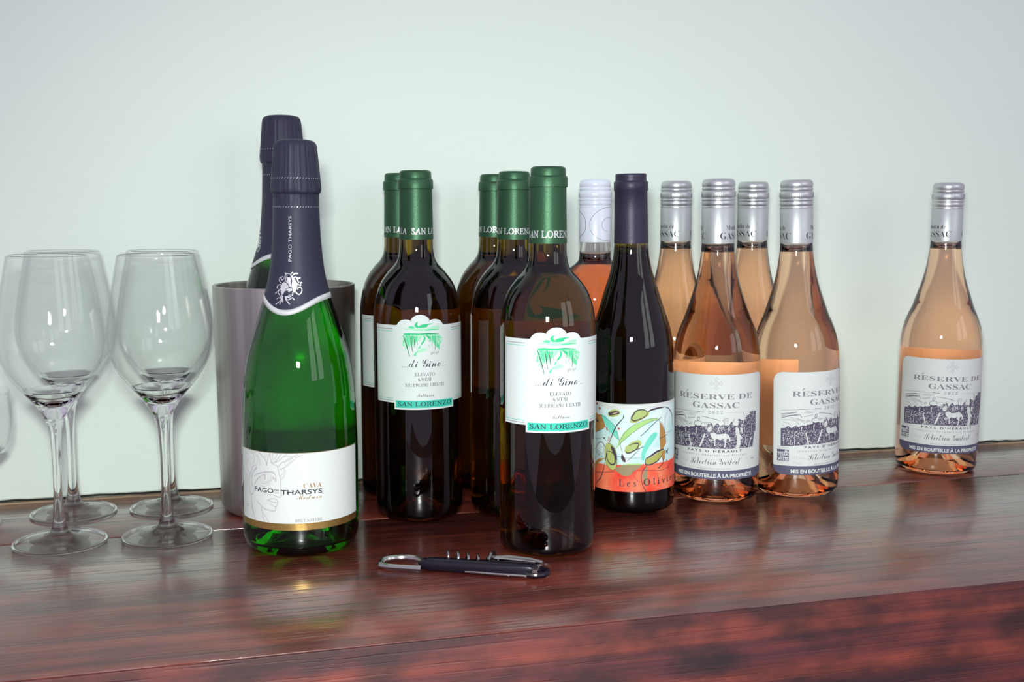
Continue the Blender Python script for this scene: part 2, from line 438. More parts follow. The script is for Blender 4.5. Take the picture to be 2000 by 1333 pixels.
# ------------------------------------------------------------------ label artwork outlines: (kind, line width, [(u, z) in mm on the label])
FACE = [('l',0.9,[(-38.9,61.9),(-35.7,64.6),(-29.4,66.7),(-23.2,67.7),(-20.3,67),(-18.9,64.7),(-18.6,60.5)]),('f',0,[(-37.7,63.2),(-29.4,67.1),(-22.6,68.1),(-19.7,67.1),(-18.4,63.7),(-19.8,65.7),(-22.6,67),(-28.8,66),(-34.3,64.2)]),('f',0,[(-34.7,61),(-34.2,62.6),(-28.1,65.5),(-23.2,66),(-28.1,65),(-32.2,62.9),(-37.9,57.3)]),('l',0.7,[(-32.2,62.4),(-32.6,59.7),(-30.9,58),(-28.6,57.8),(-25.5,58.9),(-23.3,61.8),(-22.9,65.5)]),('l',0.5,[(-30.8,63.1),(-30.5,60.5),(-28.3,58.9),(-25.7,60.5),(-25,65.3)]),('f',0,[(-29.4,64.9),(-27.2,65.4),(-27.3,61.9),(-28.3,59.7),(-29,61.2)]),('l',0.5,[(-35.2,58.2),(-33.1,56.4),(-28.4,55.9),(-24.6,57.7),(-22.1,61.9),(-21.8,65.1)]),('l',1.2,[(-38.7,56),(-36.7,59.1),(-34,61.9)]),('f',0,[(-20.9,64.1),(-19,62.6),(-18.7,58.4),(-19.6,61.5),(-22.1,62.4)]),('l',1,[(-23,74.5),(-20.2,73.4),(-17.4,72),(-16.7,68.6),(-15.9,65.4),(-15,62.8),(-15,55.4),(-14.7,50.1),(-15.7,48.5),(-17.9,48.6),(-18.7,49.1)]),('l',0.6,[(-21.8,49.9),(-19.5,49.3),(-18.7,48.3)]),('l',0.8,[(-26.1,45),(-23.7,46.4),(-20.2,47.1),(-18.8,46.4),(-17.5,45.4),(-18,44.3),(-20.8,44.1),(-23.1,44.6),(-26.1,45)]),('l',0.8,[(-24,43),(-22,41.6),(-19.2,40.8),(-18,42.5),(-17.7,44.3)]),('l',1,[(-19.2,40.8),(-19.5,38.9),(-20.4,37.5),(-23.3,37.5),(-28.8,38.2),(-32.8,40.6),(-36.8,43.2)]),('l',1,[(-32.1,40.4),(-31.2,34.7),(-30.3,30.5),(-29.1,28.5)]),('l',0.7,[(-30.9,35.8),(-27.7,31.4),(-25.3,28.4)]),('l',1.2,[(-35.9,71.5),(-39.9,69.8),(-43.2,64.9),(-46,59.1),(-45.8,52.1),(-44,47),(-41.1,48.6),(-40.5,52.5),(-42.6,56.4),(-42,61.9),(-38.8,66.8),(-35.6,69.4)]),('l',0.6,[(-35.5,70.2),(-37.1,69.2),(-38.8,67.3),(-37.6,67),(-35.6,68.3)]),('l',1,[(-43.5,46.6),(-42.4,39.8),(-40.8,33.6),(-38.9,28.5)]),('l',0.6,[(-44,46.5),(-42.9,38),(-41.7,33.4),(-43.2,29.3)]),('l',1.1,[(-33.7,81.3),(-30.4,79.1),(-27.2,75.7),(-26.2,72.1)]),('l',1.1,[(-23.2,81.6),(-25,78),(-26.2,72.1)]),('l',0.7,[(-28.7,81.4),(-26.9,77.9),(-25.6,81.2)]),('l',0.7,[(-37.9,81.8),(-34.6,78.6),(-32.9,75.1),(-33.3,70.8)]),('l',0.7,[(-42.6,81.7),(-37.5,79.8),(-35,76.4),(-35.5,72.1)]),('l',0.7,[(-46.5,81.5),(-40,79.4),(-38.5,75.4),(-39.9,71.4)]),('l',0.6,[(-51.5,79),(-45.7,77.4),(-44.8,73.8)]),('l',1,[(-22.9,81.4),(-23,77.2),(-21.3,74.6),(-19,75.3),(-15.6,79.7),(-14,82.2)]),('l',0.6,[(-20.6,81.6),(-21.2,78.9),(-20.1,76.8),(-17.8,80.1),(-17.2,81.8)]),('l',0.8,[(-19,74.8),(-15.7,76.6),(-12.4,79.8),(-9.2,82)]),('l',1,[(-16.6,71.8),(-13.6,75),(-9.3,76.7),(-5.2,79.4),(-2.1,81.1)]),('l',0.8,[(-15.8,69.7),(-12.6,70.9),(-8.4,73.6),(-4.2,77.8),(-0.6,80.6)]),('l',0.6,[(-14.7,69.2),(-11.5,71.4),(-11.5,75.1),(-8.8,78.3),(-6.2,78.3),(-8.3,75.1),(-11,73)]),('l',0.6,[(-14.4,61.8),(-12.2,65),(-11,69.3)]),('l',0.6,[(-14.8,65),(-12.7,67.1),(-11.8,70.3)]),('l',0.8,[(-12.4,79.3),(-9.3,80.1),(-3.2,79.3),(1.9,80.7)]),('l',0.6,[(-50.4,75.5),(-46.9,72.9),(-50.7,69.5),(-48.4,66.1),(-45.2,64)]),('l',0.6,[(-49.8,62.6),(-47.6,58.7),(-49.6,54)]),('l',0.6,[(-51.2,37.9),(-46.9,39.1),(-50.6,36.1),(-46.4,37.6)])]
EMBLEM = [('f',0,[(-8.8,212.3),(-5.9,212.4),(-5.3,210.1),(-4.8,204.9),(-6.6,204.9),(-7.2,206.6),(-9.2,208.6)]),('f',0,[(-5.3,213.5),(-3,211.8),(-1.3,209.5),(-0.2,207.5),(-0.3,204.9),(-1.2,202.6),(-2.1,200.8),(-3.5,201.1),(-3.7,204.3),(-4.8,204.9),(-4.2,209.5)]),('f',0,[(-12.7,207.9),(-9.5,208.3),(-7.2,206),(-6.9,204.7),(-9,203.7),(-10.3,200.7),(-11.3,199),(-12.9,200.7),(-13.8,203.5)]),('f',0,[(-9,203.1),(-7.2,204.3),(-4.6,204.3),(-4,203.7),(-4.2,202),(-5.5,202),(-6.4,200.8),(-7.8,202.5),(-9.7,201.9)]),('f',0,[(-7,198.8),(-4.7,199.7),(-4.7,197.9),(-6.2,197),(-7.3,197),(-8.6,195),(-9,197.9)]),('l',0.9,[(-4.7,212.4),(-5.6,214.1),(-4.7,215.5),(-3.5,215.8)]),('l',0.9,[(-4.4,212.4),(-3.5,214.1),(-1.8,215),(0.4,215)]),('l',0.8,[(-3,211.5),(-2.1,212.4),(-0.5,211.8),(0.4,211.8)]),('l',0.9,[(1.2,208.3),(0.1,210.4),(1.2,211.5),(2.7,211.8)]),('l',0.8,[(-0.2,207.5),(1.2,206.6),(2.6,206),(2.6,208.3),(3.9,208.3)]),('l',0.8,[(0.2,203.1),(0.6,204.6),(2.3,204.7),(3.4,203.4),(2.8,200.8),(0.8,199.5),(-1.2,201.1),(-2,202.6)]),('l',0.7,[(-9.8,208.8),(-10.1,210.9),(-8.8,213.2)]),('l',0.6,[(-11,211.4),(-10.3,213.7),(-8.8,214.9),(-6.4,214.7)]),('l',0.5,[(-10.6,214.3),(-10.6,215.6),(-9.4,214.6)]),('l',0.6,[(-13.4,207.9),(-15.7,209.3),(-15.7,211),(-14.3,211.9),(-13.3,209.9),(-11.3,211.4)]),('l',0.5,[(-16,211.8),(-13.3,212.5),(-12,212.3)]),('l',0.6,[(-13.1,205.3),(-14.1,206.7),(-16.5,206),(-17.3,204.3),(-15.9,203.7)]),('l',0.5,[(-14.4,204.7),(-13.4,205.9),(-12.4,204.7)]),('l',0.6,[(-13.8,203.5),(-15.2,202.3),(-15.2,200),(-13.9,199.5)]),('l',0.6,[(-14.5,202.3),(-16.7,200.8),(-18,199.7)]),('l',0.6,[(-11.6,200.1),(-12.6,196.9),(-14.6,196.8),(-15.7,195.9)]),('l',0.6,[(-11.3,198.4),(-12.3,194.9),(-15.8,192)]),('l',0.6,[(-11,198.4),(-11.4,194.9),(-12.7,192)]),('l',0.6,[(-11.3,197.8),(-10.4,193.5)]),('l',0.7,[(-4.4,198.8),(-3.5,199.7),(-3.8,201.4)]),('l',0.7,[(-7.4,195.4),(-5.6,195.9),(-4.1,197.1),(-3.3,196.5),(-2.2,195.5)]),('l',0.8,[(-9.1,198.2),(-8,195.3),(-5.4,192.3)]),('l',0.5,[(-13.1,204.7),(-12.1,207.1),(-10.8,208.8)]),('l',0.5,[(-14.6,200),(-13.2,198.3),(-12.3,196.3)])]
LAND = [('g',0,[(0.9,171.2),(-1.1,170.6),(-2.4,168.8),(-1.7,166.8),(-0,166),(2.5,167),(1.1,167.3),(0.1,168.5),(0.2,170.2)]),('g',0,[(-0.3,166.5),(3.1,168.7),(5.2,169.2),(10.1,169.6),(13.5,169.6),(8.9,168.3),(8,166.8),(6,166.3),(2.5,166)]),('m',0,[(-8.1,166.8),(-5.2,167.9),(-2.6,167.3),(-2,166),(-3.8,165.6),(-6.3,166)]),('p',0,[(-10.7,165.6),(-4.9,165.9),(1.4,165.6),(8,165.4),(13.1,167.2),(18.8,167.8),(18.5,164.4),(11.9,164.1),(7.1,163.6),(-1.5,163.6),(-4.9,164.5),(-10.2,164.7)]),('m',0,[(5.7,164.6),(11.6,165.1),(19.5,164.4),(11.9,163.9),(7.1,163.7)]),('p',0,[(-2.6,169.9),(-0.3,171.3),(2,171.3),(-0.3,170.2)]),('g',0,[(-11.4,161.4),(-6.7,161.9),(-2.7,161.6),(2.5,161.4),(8.8,161.8),(18.1,160.7),(17.8,160.3),(10,160.4),(4.7,160.3),(-1.5,160.3),(-11.4,160.4)]),('d',0.35,[(2.5,161.5),(10,161.1),(18.1,160.4)]),('g',0,[(4.7,160.2),(6.7,158.2),(6.4,155.9),(4.4,152.8),(2.9,152.1),(2.9,153.4),(4.7,155.4),(5.3,157.7)]),('m',0,[(2.9,152.3),(2.3,149.7),(0,148.3),(0.9,150.3)]),('m',0,[(-3.2,144.3),(-0.6,146.6),(1.1,147.4),(-0.6,145.7),(-1.5,143.1),(-2.6,142.5)]),('p',0,[(-0.6,146.9),(4,149.9),(8.7,147.7),(5.1,146.4),(1.7,145.1)]),('p',0,[(5.5,151.6),(7,151.9),(6.4,151)]),('p',0,[(-11.7,160.4),(4.7,160.2),(2.4,156.9),(-0.5,154.1),(-4.5,151.2),(-6.3,151.2),(-11.6,146.5),(-10.4,151.1),(-13.4,151.6),(-12.1,155.7)]),('m',0,[(-10.2,160.1),(-6.4,159.9),(-6.3,151.2),(-7.7,151.8),(-9.4,155.2)]),('g',0,[(-5.6,159.9),(-3.3,159.3),(-3.9,153.5),(-4.8,151.8)]),('m',0,[(-2.4,159.3),(-0.4,159.6),(-0.5,154.7),(-1.9,154.1)]),('p',0,[(6.8,160.3),(18.1,160.3),(21.8,157.7),(21,153.1),(19,151.8),(19.2,146.8),(16,150.5),(14.2,151.5),(11.7,154.8),(8.8,157.3)]),('g',0,[(6.5,159.7),(10.3,159.5),(11.4,155.4),(9.7,156.7),(8.2,158.5)]),('m',0,[(11.8,159.5),(15.5,159.6),(14.8,151.8),(13.6,153.6),(12.4,156.5)]),('m',0,[(16.1,154),(18.6,151.5),(18.9,148),(16,150)]),('d',1,[(-11.6,159.9),(-9.2,152.3),(-6.5,142.2)]),('d',0.8,[(-6.1,159.9),(-5.1,152.7),(-3.9,145.7)]),('d',0.7,[(-3,159.9),(-2.5,154.7),(-2,148.9)]),('d',0.5,[(-0.3,159.6),(0.1,152)]),('d',0.4,[(1.3,159.2),(1.4,154.6)]),('d',0.3,[(2.6,158.6),(2.5,155.2)]),('d',0.7,[(15.8,160.4),(15.4,153.5),(14.7,146.8)]),('d',0.6,[(12.7,158.3),(12.1,150.8)]),('d',0.5,[(11.2,158.9),(11,154.3)]),('d',0.5,[(7.9,159.6),(10.3,156.9)]),('g',0.4,[(9.7,157),(10.2,154.3)]),('g',0.4,[(-12.4,155.1),(-11.2,155.7),(-11.9,151.1)]),('p',0.4,[(-14.2,159.1),(-13.9,155.7)]),('g',0.35,[(16.4,158.6),(21.8,157.4)]),('g',0.35,[(16.7,156.3),(20.7,153.1)]),('g',0.35,[(18.7,153.8),(19.3,150.9)]),('g',0.3,[(9.3,152.1),(9.9,150)]),('k',0.25,[(11,145.6),(11.6,145.3),(11,144.2),(11.9,143.1),(12.2,145),(12.8,146.1)]),('k',0.25,[(12.8,144.3),(13.5,146),(14.1,144.3),(15,146),(15.3,144.5),(16,145.9),(16.1,143.6),(16.6,145.6),(17.2,144.6),(18.1,146.3),(17.9,144.7)])]
OLIVE = [('tq',0,[(-29.2,86.8),(-24.3,86.2),(-18.6,81.6),(-14.2,77.1),(-12.1,72.4),(-10.9,66),(-13.5,67.8),(-17.8,71.9),(-22.4,75.9),(-25.9,80.7)]),('lg',0,[(-13.5,58),(-11,64.7),(-6.8,72.7),(1.2,79.3),(10.4,83),(17.6,84.9),(23.8,84.7),(24.3,83.4),(17.6,82.5),(8.3,77.9),(0.3,72),(-6.9,66.2),(-10.2,62)]),('tq',0,[(8.6,48.6),(8.2,54),(9.8,59.6),(13.2,65.9),(17.1,70.4),(20.8,72.3),(23.2,71.6),(23.2,69),(19.4,64.5),(14.9,59.3),(12.3,54.6),(10.8,48.5)]),('or',0,[(25.8,81.2),(29,78),(32.6,70.9),(33.9,60.9),(30.7,56.9),(26.7,55.9),(26,66.6),(26.3,76.7)]),('or',0,[(-53.9,85.1),(-37,88.1),(-32.8,86.3),(-28.9,86.7),(-25.4,80),(-23.9,76.5),(-30,73.2),(-37.4,69.3),(-57.4,64.2)]),('yg',0,[(-21.3,88.2),(-19.4,91.2),(-14.9,93),(-11.1,92.3),(-9.1,89.9),(-11.6,87.4),(-15.9,85.9),(-20.4,85.9)]),('br',0,[(-21.6,87.4),(-20.8,89.5),(-17.2,90.6),(-13.7,91.7),(-10.3,90.7),(-10.8,89),(-14.1,88),(-19.5,86.8)]),('sk',0,[(-18.1,88.3),(-15,89.8),(-11.6,90.6),(-12.4,89.8),(-15,88.6)]),('yg',0,[(-1.6,81.7),(-0.4,86.5),(2,91.4),(5.6,93.3),(10.4,93.5),(15.9,90.3),(14.6,87.2),(8.4,83.9),(3.5,81.3)]),('og',0,[(1.2,87.3),(2.8,90.5),(6,92.3),(10.4,92.5),(12.7,90.6),(12.5,88.2),(7.6,85.6),(3.2,84.1),(0.8,85.3)]),('br',1.3,[(13.6,90.5),(12.1,92.2),(8.4,93),(4.4,91.9),(1.2,88.1),(0,85.3),(2.4,83.3),(7.6,84.8),(12.9,87.7),(13.6,90.5)]),('br',1.6,[(14,90.5),(17.7,92.2),(24.8,93.1),(32.1,93.2)]),('br',1.1,[(32.1,93.2),(37.6,91.3),(43,86.7),(45.9,80.9),(46.5,73.3)]),('yg',0,[(-6.1,56.1),(-5.3,60.2),(-0.5,64.3),(5.4,66.7),(8.2,65.4),(8.6,62.1),(5,58.6),(-0.6,55.4),(-4.5,54.5)]),('og',0,[(-4.1,57),(-2.1,60.7),(3.4,63.5),(5.8,63.2),(5,60.2),(0.2,56.6)]),('br',1,[(-2.5,61.3),(1.1,63.1),(5,63.7),(6.2,62.2),(5,59.8),(3,57.8)]),('br',1.2,[(-4.5,56.5),(-4.3,55.1),(-1,55.4),(3.4,57.8),(10.3,60.4)]),('br',1,[(-6.9,88.2),(-7.5,85.2),(-12.5,79.2),(-15.6,73.7),(-17.8,68.2),(-20.2,62.7)]),('br',1,[(-20.2,62.7),(-21.7,58.8),(-22.4,54.6),(-22.3,48.5)]),('br',0.6,[(28.2,84.6),(23.7,82.5),(17.6,78.1),(12.4,73.6),(7.9,69.8)]),('br',0.5,[(26,66.4),(30.7,67.1),(36,68.5)]),('dk',1.4,[(-37,87.7),(-36.4,81.6),(-32.9,80.1),(-34.2,83.6)]),('rd',0,[(-36.1,96.1),(-34.3,96.8),(-33,96.1),(-33.7,94.8),(-35.6,94.6)]),('rd',0,[(-32.4,92.1),(-30.8,93.1),(-29.1,92.6),(-29.7,90.9),(-31.5,90.6)]),('rd',0,[(-12.1,76.8),(-10.9,77.1),(-9.8,76.2),(-10.7,74.9),(-11.9,75.4)]),('rd',0,[(-23.4,76.6),(-22.2,75.5),(-21.5,73.9),(-22.7,73.4),(-23.2,75)]),('rd',0.45,[(-20.4,68.2),(-19.4,67.2),(-20.6,65.9),(-21.6,65),(-20.6,64),(-19.2,65.6),(-21.1,67.1),(-20.4,68.2)]),('dk',0,[(-26.9,66.3),(-25.9,67.1),(-24,66.5),(-25.6,65.7)]),('br',0.25,[(-38.3,64),(-26.9,66.3)]),('br',0.25,[(-25.1,65.7),(-21.1,62.6)]),('br',0.3,[(-9.9,62.8),(-9,58.8),(-7.8,54.8)]),('br',0.25,[(6.2,57.7),(1,52.1),(-2.2,48.7)]),('dk',0.6,[(-38.6,53.6),(-35.4,57.5),(-32.6,60.9),(-29.5,62.2),(-26.2,61.1),(-24.2,57.7),(-22.7,53.3)]),('dk',0.5,[(-37.8,54.1),(-38.5,58.1)]),('dk',0.3,[(-35.5,55),(-27.1,51.9),(-25.9,61.1)]),('br',0.35,[(-35.9,52.8),(-34.8,52.2),(-35.9,51.4),(-36.6,52.1),(-35.9,52.8)]),('br',0.3,[(-32.5,51.2),(-31.2,50.6),(-31.2,50),(-32.8,50.5),(-32.5,51.2)]),('br',0.3,[(-28.8,50.4),(-28,49.7),(-28.6,49),(-29.4,49.7),(-28.8,50.4)]),('br',0.25,[(36.9,89.4),(33.3,84.6),(32.7,77.4),(32.6,70.9),(36.8,70.2),(44,70.5)]),('br',0.3,[(-28.9,86.9),(-18.6,81.6),(-13.4,75.5),(-10.7,66)]),('br',0.3,[(-28.9,86.7),(-24.4,76.8),(-17.4,71.1),(-10.7,66)]),('br',0.3,[(-11,64.7),(-4.4,74.4),(3.5,80.5),(13.3,84.1),(23.8,84.7)]),('br',0.3,[(-11,61.9),(-2.8,69.6),(8.3,77.9),(17.6,82.1),(24.2,83)]),('br',0.3,[(24.8,82.6),(29.6,77.9),(33.3,67.5),(33.9,60.9)]),('dk',0.4,[(-38.2,69.4),(-31.2,72.2),(-25.5,75.3)]),('dk',1,[(33.2,52.4),(35.9,53.5),(37.5,56.1)]),('dk',0.8,[(33.9,54.7),(36.7,51.3)]),('yg',0,[(-25.3,48.5),(-25.2,55.1),(-23.6,61.1),(-21.1,63),(-17.4,61.4),(-14.4,58),(-12.7,52),(-12.8,45.9),(-14.1,40.9),(-16.8,39),(-20,39.8),(-23.3,43)]),('br',0,[(-18.8,61.2),(-15.3,58.3),(-13.2,52.8),(-13,47.9),(-14.5,49),(-15.8,53),(-17.9,56.8)]),('yg',0,[(-20.8,53.2),(-17.5,52.4),(-16.2,47.6),(-17.6,44.6),(-20.4,46.3),(-21.8,49.8)]),('br',1.3,[(-22.2,53.5),(-22.5,48.9),(-20.4,45.1),(-17.6,43.8),(-15,44.9),(-14.5,48.6),(-15.3,52.6),(-18,54.8),(-21.7,55)]),('br',0.8,[(-22.2,57.2),(-23.2,50.9),(-24.3,46.2)]),('br',0.35,[(-23.8,44.6),(-22.3,42),(-18.6,39),(-15.9,39.1),(-13.3,41.8),(-12.8,48),(-13.6,56),(-17,61),(-21.1,62.8)]),('dk',0.9,[(-24.8,44.9),(-26.5,38.4),(-30,30.4),(-33.9,26.3),(-38.9,21.4)]),('ob',0,[(-15,39.6),(-12.8,41.8),(-7,44.5),(8.9,44.7),(7.3,42.3),(2.1,39.2),(-0.7,35.9),(-3.9,34.4),(-7.9,34.8),(-12,37.4)]),('lg',0,[(-9.5,44.1),(-3,45.6),(7.3,45.8),(9.8,44.8),(-3,44.6)]),('ob',0,[(12.7,42.4),(14.1,41.9),(13.7,35.4),(13.9,27.6),(12.1,25.7),(10.5,29.9),(9.3,34),(10.6,38.9)]),('og2',0,[(12.3,49.3),(17.5,50.9),(27.3,55.4),(31.3,55.6),(29.5,51),(23.6,46.5),(16.5,44.5),(12.7,44.4),(11.6,46.1)]),('br',1.8,[(12.3,49.8),(17,51.8),(22.1,54.5),(26.2,55.6),(31.3,56.4)]),('br',1.1,[(12.3,49.8),(11.6,46.1),(13.5,44.2),(17.4,44.4),(23.6,46.5),(28.3,50.8),(31.3,55.2)]),('br',0.6,[(13.5,44),(10.1,40.1),(8.5,35.7),(8.3,30.8),(9.7,25.9),(12.5,20.7)]),('br',0,[(-8.2,54.4),(-5.8,50.4),(-4.8,47.2),(-6.6,46.7),(-9,49.5),(-9,52.3)]),('or',0,[(-57.4,38.5),(-38,42.9),(-31.6,47.1),(-23.3,48.8),(-27.5,46.5),(-31.6,44.1),(-38.1,37),(-57.4,31.7)]),('br',0.4,[(-39,33.9),(-30.5,35),(-15,37.9)]),('br',0.3,[(2.5,39.6),(15.2,39.3),(27.2,37.8),(36.6,39.4)]),('br',0.25,[(2.1,40),(0.9,37.5),(3.6,31.8),(7.2,29.2)]),('br',0.25,[(-12.8,51.2),(-10.2,51.4),(-4.6,50.7),(8.6,50.8)]),('br',0.25,[(7,58.6),(1,52.6),(-4.2,47.6)]),('or',0,[(28.4,54),(32.5,55.4),(32.5,47.6),(30,45.1),(28.3,49.1)]),('dk',0.6,[(29.5,48.1),(30.6,45),(27.2,41.9),(24,40.3)]),('dk',0.5,[(24,40.7),(26.6,39.9)]),('dk',0.8,[(34.5,46),(35.2,44.6)]),('br',0.3,[(36.6,41.5),(39.8,33.8),(47.6,23.6)]),('br',0.25,[(24,36.6),(24,30.5)]),('br',0.25,[(-11.2,35),(-7.2,28.3),(-5.5,27.6)])]
OLIVE_RED = [('r',0,[(-39.7,42.1),(-30.4,42.7),(-22.3,43),(-11.1,44.2),(0.9,44.9),(11,45),(16.5,43.9),(23.1,44.8),(33.1,44.6),(47.8,45.1)])]
ENG = [('k',0,[(-48.8,65.4),(-45,65.8),(-42.3,67.9),(-39.1,66),(-34.7,68.8),(-33.2,67),(-30.9,68.2),(-29.2,68.9),(-26.1,68.1),(-25.1,69.8),(-20.4,70),(-19.6,71.7),(-17.8,70.7),(-14.4,71.4),(-12.7,70.4),(-9.5,71),(-8.7,72.7),(-4.4,74.1),(-3.2,70.1),(-0.9,73),(0.7,74.6),(2.2,71.8),(5.7,72.6),(10.8,71.7),(13.2,75.6),(15.3,71.5),(19.6,71.6),(19.6,78),(22.7,76.2),(26.5,76.2),(28.5,79.6),(32.3,80.4),(32.8,83.1),(42.3,82.6),(42.2,64.4),(39.5,62.4),(37.6,50.1),(27.8,50.3),(18.4,50.6),(2.3,50.6),(-9.4,50.9),(-22.2,50.8),(-48.8,48.8)]),('k',0.45,[(-48.7,78.7),(-34.1,81.3),(-33.8,78.7),(-48.1,76.7)]),('k',0.3,[(-48.1,77.9),(-34.4,80.7)]),('k',0.5,[(-48.1,75.3),(-39.1,77.7),(-31.5,78.7),(-30.1,76)]),('k',0.35,[(-40.6,75.6),(-35.1,75.3),(-31.5,74.2),(-27.7,72.7)]),('k',0.25,[(-48.2,73.4),(-40.6,73.9),(-35.1,72.4),(-32.6,69.6)]),('k',0.25,[(-47,71.6),(-42.3,70.4),(-39.1,67.7)]),('k',0.25,[(-38.4,74.3),(-30.9,73.1),(-27.7,70.3)]),('k',0.25,[(-47,68.7),(-45,67)]),('k',0.3,[(-28.2,76.9),(-24.2,77.4),(-20,78.5)]),('k',0.3,[(-14,79.5),(-10.7,79.6),(-1.7,77.6),(3,76)]),('k',0.3,[(-11.9,79.7),(-5.6,78.4),(0.3,77.4)]),('k',0.2,[(-48.7,82.2),(-32.6,83.4),(-11.9,83.7)]),('k',0.2,[(-28.2,80.4),(-19.6,80.4)]),('k',0.2,[(-26.2,81.4),(-16.9,82.1)]),('k',0.3,[(-17.8,84),(-11.9,83.3)]),('g',0.15,[(7.2,84),(34,82.2)]),('k',0.5,[(-18.2,75.9),(-17.4,78.4),(-15.7,79),(-16.1,76.1),(-17.8,75.5)]),('k',0.4,[(-20.5,74.5),(-16.9,75.2),(-14,74.7),(-13.6,72.3)]),('k',0.4,[(-26.1,71.3),(-25.2,73.5),(-22.8,73),(-24.7,71.5)]),('k',0.4,[(-20.5,74.1),(-20.9,71.6),(-19.1,71.4)]),('k',0.35,[(-13.1,73.6),(-10.3,74.2),(-7.1,74),(-4.8,75.3)]),('k',0.4,[(4.9,77),(6.5,75),(6.5,72.2)]),('k',0.3,[(6.1,77.8),(10,78.1),(10,75.8),(7.3,76.2),(6.1,77.8)]),('k',0.5,[(25,82.8),(26,79.9),(25.8,77.1)]),('k',0.4,[(15.7,77.9),(14.5,74.8),(12,72.9)]),('w',0,[(-5.9,64),(-4,65.3),(-1.6,65.2),(-0.1,63.8),(5.4,64.4),(8.1,64.6),(10.5,62.9),(12.1,60.5),(12.3,57.6),(11.1,57.3),(10.5,60.1),(8.9,59.8),(8.1,55.8),(7.4,51.8),(6.2,51.4),(7,55.8),(6.2,59.8),(3.1,58.6),(-0.1,59.8),(-1.2,59),(-1.2,53.3),(-2.3,52.9),(-2,58.5),(-3.9,59.7),(-5.5,62)]),('w',0,[(-8.7,68.3),(-7.5,70.7),(-4.4,71.3),(-4.5,67.7),(-6.3,65.6),(-7.9,65.9)]),('w',0,[(7.3,72.2),(10.4,72.1),(10,75.4),(7.3,75.8)]),('w',0,[(16.6,65.8),(17.4,70.6),(20.1,68.8),(21,63.9),(24.3,59.6),(21.9,59),(22.4,54.9),(20.6,50.7),(17.2,50.9),(18.4,56.9),(17.9,61.7)]),('w',0,[(21.4,69.5),(24.6,68.8),(24.2,63.6),(21.9,65.4)]),('w',0,[(-26.1,69.7),(-22.3,71.4),(-20.4,70),(-23.2,69.3)]),('w',1.1,[(-26.6,61.9),(-25.6,58.4),(-23.9,50.9)]),('w',1.4,[(-10.5,64.1),(-12.7,58.3),(-15.2,52)]),('w',0.7,[(-30.1,67.5),(-30.6,63.4)]),('w',0.8,[(-19.1,68.6),(-18.9,64.1)]),('w',0.6,[(-38.8,63.2),(-38.8,57.9)]),('w',0.6,[(-36,62.5),(-36.3,50.9)]),('w',0.5,[(-40.3,55.1),(-39.9,50.3)]),('w',0.6,[(2.4,71),(0.5,66.2)]),('w',0.6,[(11.2,70.9),(9.9,66.2)]),('w',0.5,[(5.9,71),(6.1,67.4)]),('w',0.8,[(26,76.3),(23.2,70.9)]),('w',0.6,[(35.4,72.3),(35.5,64.2)]),('w',0.7,[(28.7,62.3),(27.2,54.4)]),('w',0.9,[(34.6,58.7),(31.5,50.6)]),('w',0.7,[(17.8,75.4),(18.3,70.5)]),('w',0.5,[(-8.3,72.3),(-9.5,68.2)]),('w',0.5,[(-11.9,72),(-12.7,70)]),('w',0.5,[(-46,61.4),(-46,50.3)]),('w',0.8,[(-7.1,58.7),(-5.5,58),(-2.4,58.1)])]

# ------------------------------------------------------------------ the setting
def box(bm, x0, x1, y0, y1, z0, z1):
    v = [bm.verts.new((x, y, z)) for x in (x0, x1) for y in (y0, y1) for z in (z0, z1)]
    for f in ((0, 1, 3, 2), (4, 6, 7, 5), (0, 4, 5, 1), (2, 3, 7, 6), (0, 2, 6, 4), (1, 5, 7, 3)):
        bm.faces.new([v[i] for i in f])
WALL = 1.0245
bm = bmesh.new()
xs = [-0.9 + i * 0.006 for i in range(int(2.8 / .006) + 1)]
rows = [0, .003, .012, 1.9]
vs = []
for j, z in enumerate(rows):
    row = []
    for i, x in enumerate(xs):
        n = math.sin(x * 41) * .5 + math.sin(x * 97 + 1) * .35 + math.sin(x * 263 + 2) * .2 + random.uniform(-.3, .3)
        zz = z if j > 1 else .0030 + .0009 * n + (0 if j == 0 else .0012)
        row.append(bm.verts.new((x, WALL + (.0008 if j == 0 else 0), zz)))
    vs.append(row)
for a, b in zip(vs, vs[1:]):
    for i in range(len(xs) - 1): bm.faces.new((a[i], a[i + 1], b[i + 1], b[i]))
box(bm, -.9, 1.9, WALL + .03, WALL + .1, -.9, 1.9)
box(bm, -.9, 1.9, WALL + .0005, WALL + .03, .006, 1.9)
me = bpy.data.meshes.new('wall_back'); bm.to_mesh(me); bm.free()
wall = link('wall_back', me, 'wall', smooth=False); wall['kind'] = 'structure'; receiver(wall)
bm = bmesh.new(); box(bm, -2.2, 3.2, -3.5, WALL + .1, -.95, -.9)
me = bpy.data.meshes.new('floor'); bm.to_mesh(me); bm.free()
fo = link('floor', me, 'floor', smooth=False); fo['kind'] = 'structure'

